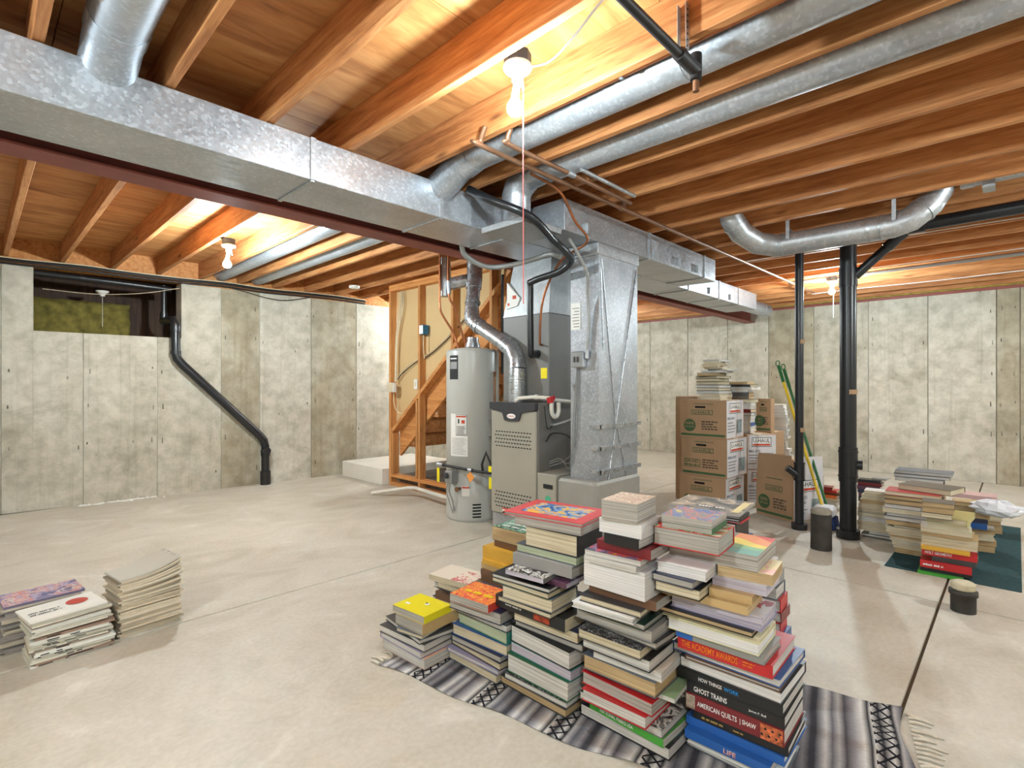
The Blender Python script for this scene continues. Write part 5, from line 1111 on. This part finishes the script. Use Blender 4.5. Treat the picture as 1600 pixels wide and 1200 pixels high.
ART={
 'yellowtop':m_art('art_yellow',c_('yellow'),stp((226,214,24),(226,214,24),(226,214,24),(226,214,24),(214,200,20)),scale=3),
 'redcover':m_art('art_white_red',c_('offwhite'),[(0,rgb(230,216,200)),(.52,rgb(214,150,140)),(.58,rgb(190,80,80)),(.66,rgb(230,216,200))],scale=4,dist=2,x0=.0,x1=.8,y0=.0,y1=.45),
 'textcover':m_art('art_text',c_('charcoal'),[(0,rgb(40,40,42)),(.55,rgb(200,198,196)),(.6,rgb(40,40,42))],scale=14,det=1),
 'orangecover':m_art('art_orange',rgb(206,70,60),[(0,rgb(196,60,60)),(.40,rgb(226,96,60)),(.5,rgb(240,160,60)),(.58,rgb(222,84,60)),(.68,rgb(236,150,80))],scale=5,dist=1.5),
 'songcover':m_art('art_song',rgb(52,72,56),[(0,rgb(46,60,52)),(.45,rgb(60,140,110)),(.52,rgb(190,220,190)),(.56,rgb(60,90,70)),(.66,rgb(130,200,80))],scale=6,dist=1.2),
 'purplecover':m_art('art_purple',c_('plum'),[(0,rgb(120,80,100)),(.5,rgb(90,60,84)),(.6,rgb(190,180,200))],scale=3),
 'bwcover':m_art('art_bw',rgb(120,118,116),[(0,rgb(40,40,40)),(.45,rgb(120,118,114)),(.52,rgb(222,220,214)),(.6,rgb(70,68,66)),(.68,rgb(220,204,70))],scale=5,dist=1.4),
 'bwcover2':m_art('art_bw_dark',rgb(34,34,38),[(0,rgb(30,30,34)),(.55,rgb(60,62,70)),(.64,rgb(40,80,130)),(.7,rgb(30,30,34))],scale=3),
 'dragon':m_art('art_red_picture',rgb(206,74,76),[(0,rgb(60,80,130)),(.42,rgb(110,160,206)),(.50,rgb(236,184,70)),(.58,rgb(226,130,60)),(.62,rgb(130,180,214)),(.70,rgb(60,76,120))],scale=3.2,dist=2.4,x0=.18,x1=.85,y0=.14,y1=.86),
 'magcover':m_art('art_mag',rgb(110,108,120),[(0,rgb(90,90,100)),(.48,rgb(150,130,170)),(.55,rgb(206,60,60)),(.62,rgb(226,150,60)),(.68,rgb(110,108,120))],scale=4,dist=1),
 'papercover':m_art('art_tan',rgb(206,184,160),[(0,rgb(190,160,136)),(.5,rgb(222,206,188)),(.58,rgb(160,120,100)),(.64,rgb(216,200,180))],scale=5,dist=1.2),
 'redframe':m_art('art_red_frame',rgb(196,190,196),[(0,rgb(150,50,60)),(.4,rgb(190,186,190)),(.6,rgb(160,44,54))],scale=2,x0=.1,x1=.95),
 'palecover':m_art('art_pale',rgb(232,216,190),[(0,rgb(238,222,170)),(.5,rgb(236,190,180)),(.6,rgb(220,220,220))],scale=2),
 'rainbow':m_art('art_rainbow',rgb(140,140,138),[(0,rgb(130,180,170)),(.35,rgb(150,200,160)),(.45,rgb(234,214,120)),(.55,rgb(236,160,120)),(.65,rgb(210,90,90))],scale=1.2,det=0,dist=0,y0=0,y1=.42,axisbias=1),
 'greenredcover':m_art('art_green_red',c_('red'),[(0,rgb(196,50,50)),(.45,rgb(210,200,180)),(.52,rgb(110,160,90)),(.6,rgb(200,50,50))],scale=3,y0=0,y1=1),
 'bluecover':m_art('art_blue_grey',rgb(170,166,160),[(0,rgb(150,150,150)),(.42,rgb(206,140,130)),(.5,rgb(120,140,180)),(.58,rgb(170,170,168)),(.66,rgb(226,206,120))],scale=3,dist=1.2),
 'civil':m_art('art_civil',rgb(130,128,124),[(0,rgb(110,112,112)),(.42,rgb(150,146,138)),(.5,rgb(206,190,170)),(.56,rgb(116,120,124)),(.66,rgb(222,206,90))],scale=2.4,dist=.6),
 'greytop':m_art('art_grey_red',rgb(190,60,44),[(0,rgb(150,146,138)),(.5,rgb(170,166,156))],x0=.0,x1=.93,y0=.05),
}
SPX=MB()
def make_book(label,e,group):
    x,y,z,yaw,wl_,wr_2,h,cov,pg,kind,sp,ex=e
    t=thing('book',label,'book',(x,y,z),math.radians(yaw),group)
    hb=kind=='h'; b=.0024 if hb else .0009; ov=.0038 if hb else .0006; b=min(b,h*.2); X,Y=wr_2,wl_
    cm=ART[ex] if ex in ART else cover(cov)
    m=MB(); m.box(0,X,0,Y,0,b); m.box(0,X,0,Y,h-b,h)
    st=b*1.2
    rnd=h*.10 if hb else 0
    if sp=='L': m.box(-rnd*.3,st,0,Y,b,h-b); px0,px1,py0,py1=st,X-ov,ov,Y-ov
    elif sp=='B': m.box(X-st,X,0,Y,b,h-b); px0,px1,py0,py1=ov,X-st,ov,Y-ov
    elif sp=='R': m.box(0,X,0,st,b,h-b); px0,px1,py0,py1=ov,X-ov,st,Y-ov
    else: m.box(0,X,Y-st,Y,b,h-b); px0,px1,py0,py1=ov,X-ov,ov,Y-st
    m.build('cover',cm,t)
    MB().box(px0,px1,py0,py1,b,h-b).build('page_block',PG[pg],t)
    return t
def spine_bars(t,e,mat,f0,f1,hh,zo=.5):
    W=e[4]; h=e[6]; X0=-.0012-(h*.03 if e[9]=='h' else 0)
    return print_bars(t,'spine_print',mat,(X0,W*(1-f0),h*zo-h*hh/2),(0,-1,0),(0,0,1),W*(f1-f0),h*hh)
def spine_text(t,e,body,mat,f0,f1,hh,zo=.5,name='title'):
    """lettering on the long left spine; f0..f1 along the spine as read"""
    W=e[4]; h=e[6]; X0=-.0012-(h*.03 if e[9]=='h' else 0)
    return lettering(t,name,body,mat,(X0,W*(1-f0),h*zo-h*hh/2),(0,-1,0),(0,0,1),W*(f1-f0),h*hh)
SPECIAL={'africa':'thick black paperback with white title and red glow on its spine','parks':'thin bright green book with pale spine lettering low in its stack','life':'bright blue book with red and white lettering near the stack base',
 'amy':'black hardback with small gold spine lettering under the maroon one','quilts':'maroon hardback with white spine lettering and patchwork ends','ghost':'black hardback with large white spine capitals, above the maroon book','howthings':'black hardback with white and blue spine lettering below grey pages',
 'academy':'big red hardback with orange spine capitals in the tallest stack','yellowtop':'bright yellow paperback crowning the leftmost front stack','orangecover':'orange and red patterned paperback topping its stack','dragon':'large red picture book with blue and gold cover art',
 'math':'lower of two red textbooks in the right floor stack','holt':'upper red textbook with pale spine lettering in right floor stack','redcover':'off-white paperback with red print behind the yellow book','songcover':'paperback with green lettered cover above the gold books','rainbow':'long grey book with rainbow-banded cover near the top of the tallest stack','civil':'wide grey paperback with yellow stripe crowning the tallest stack',
 'bluecover':'thick grey paperback with blue and yellow cover on a red book','papercover':'thick tan paperback on top of the centre stack'}
used={}
for key,books in STACKS.items():
    n=len(books)
    for i,e in enumerate(books):
        ex=e[11]; k=n-1-i
        col=CW.get(e[7],e[7]); kd='hardback' if e[9]=='h' else 'paperback'
        lab=SPECIAL.get(ex) or f"{col} {kd}, {ORD[k]}{'' if k==0 else ' from top'}, {PH[key]}"
        t=make_book(lab,e,'stacked books: '+PH[key])
        W=e[4]; h=e[6]
        if ex=='africa':
            spine_bars(t,e,M['whiteink'],.16,.40,.22); frame(t,'spine_picture',plain('glow_print',rgb(176,66,36),.4,0,.6,40),(-.001,W*.42,h*.12),(0,-1,0),(0,0,1),W*.22,h*.76,None)
        if ex=='parks': spine_text(t,e,'NATIONAL PARKS USA',M['whiteink'],.16,.62,.45)
        if ex=='life': spine_text(t,e,'LIFE',M['whiteink'],.48,.62,.55); spine_text(t,e,'LIFE',M['redink'],.485,.625,.5,.46)
        if ex=='amy': spine_bars(t,e,M['goldink'],.1,.34,.28); spine_bars(t,e,M['goldink'],.45,.56,.2)
        if ex=='quilts':
            spine_text(t,e,'AMERICAN QUILTS',M['whiteink'],.13,.55,.36); spine_text(t,e,'| SHAW',M['whiteink'],.58,.74,.36)
            frame(t,'patchwork_print',plain('patchwork_cream',rgb(196,180,164),.5,0,.6,60),(-.001-h*.03,W*.995,h*.08),(0,-1,0),(0,0,1),W*.10,h*.84,None)
            o=m_art; frame(t,'patchwork_print',plain('patchwork_orange',rgb(206,110,70),.5,0,.7,70),(-.001-h*.03,W*.22,h*.06),(0,-1,0),(0,0,1),W*.21,h*.88,None)
            for q in range(6): frame(t,'patchwork_diamond',M['ink'],(-.0018-h*.03,W*(.205-.034*q),h*(.25+.35*(q%2))),(0,-.707,.707),(0,.707,.707),W*.022,W*.022,None)
        if ex=='ghost': spine_text(t,e,'GHOST TRAINS',M['whiteink'],.08,.44,.45); spine_text(t,e,'James P. Bell',M['whiteink'],.66,.83,.25)
        if ex=='howthings': spine_text(t,e,'HOW THINGS',M['whiteink'],.23,.46,.34); spine_text(t,e,'WORK',M['blueink'],.48,.62,.34)
        if ex=='academy': spine_text(t,e,'THE ACADEMY AWARDS',M['orangeink'],.05,.66,.52); spine_bars(t,e,M['orangeink'],.71,.83,.13,.62); spine_bars(t,e,M['orangeink'],.71,.81,.13,.40)
        if ex=='bluepatch': frame(t,'spine_patch',cover('blue2'),(-.002-h*.03,W*.99,h*.04),(0,-1,0),(0,0,1),W*.2,h*.92,None)
        if ex=='math': spine_bars(t,e,M['whiteink'],.06,.46,.3)
        if ex=='holt': spine_text(t,e,'HOLT GEOMETRY',M['whiteink'],.06,.56,.45)
        if ex=='yellowtop':
            frame(t,'barcode_box',M['paper'],(.045,W*.86,h+.0002),(0,-1,0),(1,0,0),.028,.016,None); disc(t,'cover_figure',M['whiteink'],(.10,W*.42,h+.0004),(0,-1,0),(1,0,0),.012); disc(t,'cover_figure',M['ink'],(.104,W*.45,h+.0010),(0,-1,0),(1,0,0),.006)
        if ex=='civil': frame(t,'yellow_band',cover('yellowpale'),(.02,W*.13,h+.0003),(0,-1,0),(1,0,0),W*.10,e[5]*.8,None); print_bars(t,'cover_print',M['whiteink'],(.06,W*.62,h+.0004),(0,-1,0),(1,0,0),W*.35,.022)
        if ex=='orangecover': print_bars(t,'cover_print',M['yellow'],(.06,W*.85,h+.0004),(0,-1,0),(1,0,0),W*.7,.026)
        if ex=='songcover': print_bars(t,'cover_print',M['whiteink'],(.09,W*.9,h+.0004),(0,-1,0),(1,0,0),W*.6,.024); print_bars(t,'cover_print',M['whiteink'],(.04,W*.9,h+.0004),(0,-1,0),(1,0,0),W*.75,.024,3)
        if ex=='papercover': pass
# loose white bag and teal mat of the right pile
tag(MB().bbox(4.372,6.35,-.02,.66,0.0005,.005,.002).build('floor_mat',M['tealmat']),'dark teal mat lying under the right-hand book pile','mat')
m=MB(); vs=[];fs=[]; random.seed(5)
for j in range(9):
    ph=math.pi*j/8
    for i in range(16):
        a=2*math.pi*i/16; r=1+random.uniform(-.18,.18); vs.append((.11*r*math.sin(ph)*math.cos(a),.15*r*math.sin(ph)*math.sin(a),.06+.055*r*math.cos(ph)))
for j in range(8):
    for i in range(16): fs.append((j*16+i,(j+1)*16+i,(j+1)*16+(i+1)%16,j*16+(i+1)%16))
m.add(vs,fs); o=m.build('plastic_bag',M['bag']); o.location=(5.12,.10,.30); tag(o,'crumpled white plastic bag on top of the right book pile','bag')
# ================================================================== MAGAZINES
def mag_stack(key,phrase,x,y,yaw,n,th,wx,wy,tops,bend=0.0,covers=None,topmat=None,jit=.012):
    random.seed(hash(key)%97 if False else len(key)*13+n)
    z=.0006; tones=[rgb(214,206,188),rgb(200,188,164),rgb(224,220,208),rgb(190,178,158),rgb(208,196,170),rgb(180,172,160)] if not covers else [rgb(*c) for c in covers]
    for i in range(n):
        f=i/(n-1); t_=th*random.uniform(.8,1.2); sag=bend*max(0,(f-.55))/.45
        w1=wx*random.uniform(.97,1.03); h1=wy*random.uniform(.97,1.02)
        m=MB(); N=8
        vs=[];fs=[]
        for a in range(N+1):
            u=a/N; zz=sag*(u**2.2)*.055+sag*.0*u
            for (yy,dz) in ((0,0),(h1,0),(h1,t_),(0,t_)): vs.append((w1*u,yy,zz+dz))
        for a in range(N):
            b=a*4; c=b+4; fs+=[(b,b+1,c+1,c),(b+2,b+3,c+3,c+2),(b+3,b,c,c+3),(b+1,b+2,c+2,c+1)]
        fs+=[(0,3,2,1),(N*4,N*4+1,N*4+2,N*4+3)]
        m.add(vs,fs)
        k=n-1-i
        mt=topmat if (k==0 and topmat) else plain(f'magazine_paper_{i%len(tones)}_{key}',tones[(i*5+i//3)%len(tones)],.5,0,.10,30)
        o=m.build('magazine',mt); o.location=(x+random.uniform(-jit,jit),y+random.uniform(-jit,jit),z); o.rotation_euler=(0,0,math.radians(yaw+random.uniform(-2.5,2.5)+ (6*(f>.6) if key=='M1' else 0)))
        nth=ORD[k] if k<len(ORD) else ORD[n-1-k] if False else f'{ORD[i]}'
        lab=(f'{tops}' if k==0 else (f'magazine {ORD[k]} from the top of the {phrase}' if k<len(ORD)-2 else f'magazine {ORD[i] if i else "lowest"} from the floor in the {phrase}'))
        if i==0: lab=f'lowest magazine, on the floor, {phrase}'
        tag(o,lab,'magazine','magazines in the '+phrase)
        if key=='M1' and i<n*.55: # dark spine print on the pale spines
            m=MB()
            for q in range(3): a=w1*random.uniform(.05,.6); m.box(a,a+w1*random.uniform(.04,.16),-.0008,-.0002,t_*.3,t_*.75)
            o2=m.build('spine_print',M['ink'],o)
        z+=t_+.0003
    return z
white_top=plain('magazine_white_cover',rgb(228,226,218),.4,0,.03) or m_art('art_magazine_white',rgb(228,226,218),[(0,rgb(180,60,50)),(.45,rgb(200,90,80)),(.55,rgb(120,120,130)),(.62,rgb(190,60,56))],scale=6,x0=.60,x1=.86,y0=.25,y1=.72,rough=.4)
grey_top=m_art('art_magazine_grey',rgb(188,184,172),[(0,rgb(196,192,182)),(.5,rgb(176,172,160)),(.6,rgb(150,140,134))],scale=3,rough=.5)
photo_top=m_art('art_magazine_photo',rgb(110,104,130),[(0,rgb(90,90,130)),(.42,rgb(170,160,190)),(.5,rgb(200,130,120)),(.57,rgb(206,200,196)),(.64,rgb(100,96,126))],scale=4,dist=1.2,rough=.35)
mag_stack('M1','left magazine stack with a red car on top',.185,3.10,2,24,.0084,.285,.215,'white magazine with a red car picture topping the left stack',0,[(222,220,210),(206,203,192),(228,227,220),(190,186,172),(212,208,192),(150,124,108)],white_top)
mt_=[o for o in bpy.data.objects if o.get('label','').startswith('white magazine with a red car')][0]
disc(mt_,'cover_picture',m_art('art_red_car',rgb(190,60,50),[(0,rgb(186,50,44)),(.45,rgb(206,96,80)),(.56,rgb(90,90,96)),(.64,rgb(196,60,52))],scale=4),(.20,.12,.0095),(1,0,0),(0,1,0),.042)
for k_ in range(2): print_bars(mt_,'cover_print',M['ink'],(.02,.10-.03*k_,.0095),(1,0,0),(0,1,0),.11,.013,k_)
mag_stack('M2','right magazine stack with curled grey top',.505,3.155,8,30,.0094,.27,.205,'curled grey magazine topping the right magazine stack',1.0,[(206,192,168),(186,172,148),(214,204,184),(192,178,154),(172,160,142),(208,197,174),(146,136,122)],grey_top,.010)
mag_stack('M0','rear magazine stack at the left picture edge',.10,3.345,4,20,.0105,.29,.215,'magazine with blue and red photo cover atop the rear left stack',0,[(150,144,140),(190,182,166),(110,104,104),(200,190,170),(130,130,150)],photo_top)
# ================================================================== BLANKET
t=thing('striped_blanket','grey, black and white striped woven blanket spread under the front books','blanket',(1.247,2.03,0),math.radians(-77.2))
# local x runs along the length (toward the lower right), y across (toward +X side)
def m_blanket():
    q=NT('woven_stripes'); v=q.coord('Object'); s=q.n('ShaderNodeSeparateXYZ'); q.l(v,s.inputs[0]); w=q.noise(v,5,2)
    xx=q.math('ADD',s.outputs[0],q.math('MULTIPLY',w,.012))
    fr=q.math('FRACT',q.math('MULTIPLY',xx,3.0))
    st=q.ramp(fr,[(0,rgb(64,64,70)),(.05,rgb(150,150,154)),(.10,rgb(214,212,210)),(.16,rgb(120,120,126)),(.22,rgb(186,184,184)),(.28,rgb(84,82,88)),(.36,rgb(160,158,162)),(.44,rgb(222,220,216)),(.50,rgb(44,44,50)),(.53,rgb(212,210,206)),(.60,rgb(44,44,50)),(.68,rgb(212,210,206)),(.73,rgb(44,44,50)),(.76,rgb(180,178,178)),(.83,rgb(96,96,104)),(.90,rgb(140,138,142)),(.96,rgb(70,70,76))],'LINEAR')
    # diamond lattice inside the ornament band
    a=q.math('ADD',q.math('MULTIPLY',s.outputs[1],20.0),q.math('MULTIPLY',xx,20.0)); b=q.math('SUBTRACT',q.math('MULTIPLY',s.outputs[1],20.0),q.math('MULTIPLY',xx,20.0))
    def line(z): return q.math('LESS_THAN',q.math('ABSOLUTE',q.math('SUBTRACT',q.math('FRACT',z),.5)),.11)
    lat=q.math('MAXIMUM',line(a),line(b)); band=q.math('MULTIPLY',q.math('GREATER_THAN',fr,.53),q.math('LESS_THAN',fr,.73))
    c=q.mix(q.math('MULTIPLY',lat,band),st,rgb(38,38,44))
    wv=q.noise(q.coord('Object',(40,260,1)),1.0,2); c=q.mix(.35,c,q.mix(1.0,c,q.ramp(wv,[(.3,G4(.45)),(.7,G4(1.2))]),'MULTIPLY'))
    q.col(c); q.bump(wv,.5,.003); return q.set(.95,0,.1)
random.seed(3); m=MB(); m.smooth=True; nx,ny=70,22; L_,Wd=1.95,.80
def hz(u,v):
    e=max(0,1-min(v,1-v)*14); f=max(0,(u-.80)/.20)
    return .0035+.005*e*(.5+.5*math.sin(u*46))+f*.018*(.5+.5*math.sin(v*17+u*9))
top=[];vs=[]
for j in range(ny+1):
    for i in range(nx+1):
        u,v=i/nx,j/ny; wob=.012*math.sin(u*23)+.010*math.sin(u*9+1); sk=-.0
        vs.append((u*L_+.03*math.sin(v*6)*(1 if u>.5 else .3),v*Wd+wob*(1-v)+.008*math.sin(u*31)*v,hz(u,v)))
n0=len(vs); vs+= [(x,y,max(.0005,z-.004)) for x,y,z in vs]; fs=[]
for j in range(ny):
    for i in range(nx):
        a=j*(nx+1)+i; fs.append((a,a+1,a+nx+2,a+nx+1)); fs.append((n0+a,n0+a+nx+1,n0+a+nx+2,n0+a+1))
for i in range(nx): fs.append((i,n0+i,n0+i+1,i+1)); a=ny*(nx+1)+i; fs.append((a,a+1,n0+a+1,n0+a))
for j in range(ny): a=j*(nx+1); b=a+nx+1; fs.append((a,b,n0+b,n0+a)); a+=nx; b+=nx; fs.append((a,n0+a,n0+b,b))
m.add(vs,fs); m.build('cloth',m_blanket(),t)
for end,(x0,sg) in enumerate(((0.0,-1),(L_,1))):
    for k in range(30):
        y=Wd*(k+.5)/30; l=random.uniform(.05,.10); dy=random.uniform(-.03,.03)
        MB().tube([(x0+.004*sg,y,.006),(x0+sg*l*.5,y+dy*.6,.009),(x0+sg*l,y+dy,.004)],[.006,.005,.003],6).build('tassel',M['fringe'],t)
# ================================================================== BROOM AND DUSTPAN
def stick(name,label,a,b,r,mat,grip=None):
    t=thing(name,label,'broom',a); d=Vector(b)-Vector(a)
    MB().tube([(0,0,0),tuple(d)],r,12).build('handle',M[mat],t)
    if grip:
        MB().tube([tuple(d*.90),tuple(d*1.03)],r*1.25,12).build('grip',M[grip],t)
        e=d.normalized(); c=d*1.05; MB().tube([c+Vector((.0,.018*math.cos(a_),.026*math.sin(a_))) for a_ in [2*math.pi*i/14 for i in range(15)]],.005,8,cap=False).build('hanging_loop',M[grip],t)
    return t
t=stick('push_broom','yellow-handled broom with green grip leaning behind the thin post',(5.23,1.235,.16),(5.52,1.68,1.40),.0125,'broomy','broomg')
m=MB(); m.bbox(-.10,.06,-.10,.06,-.06,.03,.02); m.build('head',M['bag'],t)
m=MB()
for i in range(11):
    for j in range(5):
        x=-.09+.035*j; y=-.095+.0145*i; m.add([(x-.008,y-.008,-.06),(x+.008,y-.008,-.06),(x+.008,y+.008,-.06),(x-.008,y+.008,-.06),(x-.014,y-.012+.002*(i-5),-.158),(x+.010,y-.012+.002*(i-5),-.158),(x+.010,y+.012+.002*(i-5),-.158),(x-.014,y+.012+.002*(i-5),-.158)],[(0,1,2,3),(7,6,5,4),(0,4,5,1),(1,5,6,2),(2,6,7,3),(3,7,4,0)])
o=m.build('bristles',M['bristle'],t); o['kind']='stuff'
t=stick('mop_handle','green mop handle crossing the yellow one beside the thin post',(5.34,1.19,.02),(5.56,1.64,1.36),.0125,'broomg','broomg')

# powdery white deposit at the foot of the left wall
random.seed(9); m=MB()
for k in range(46):
    x=random.uniform(.78,1.5); r=random.uniform(.012,.04); y=lw(x,.0)-.01-abs(random.gauss(0,.03))-r*.5
    m.lathe([(r,.0005),(r*.8,.004),(r*.3,.009),(.001,.011)],(x,y,0),7)
tag(m.build('salt_deposit',plain('white_powder',rgb(232,230,224),.95,0,.05,30)),'powdery white deposit on the floor against the left wall','deposit',kind='stuff')
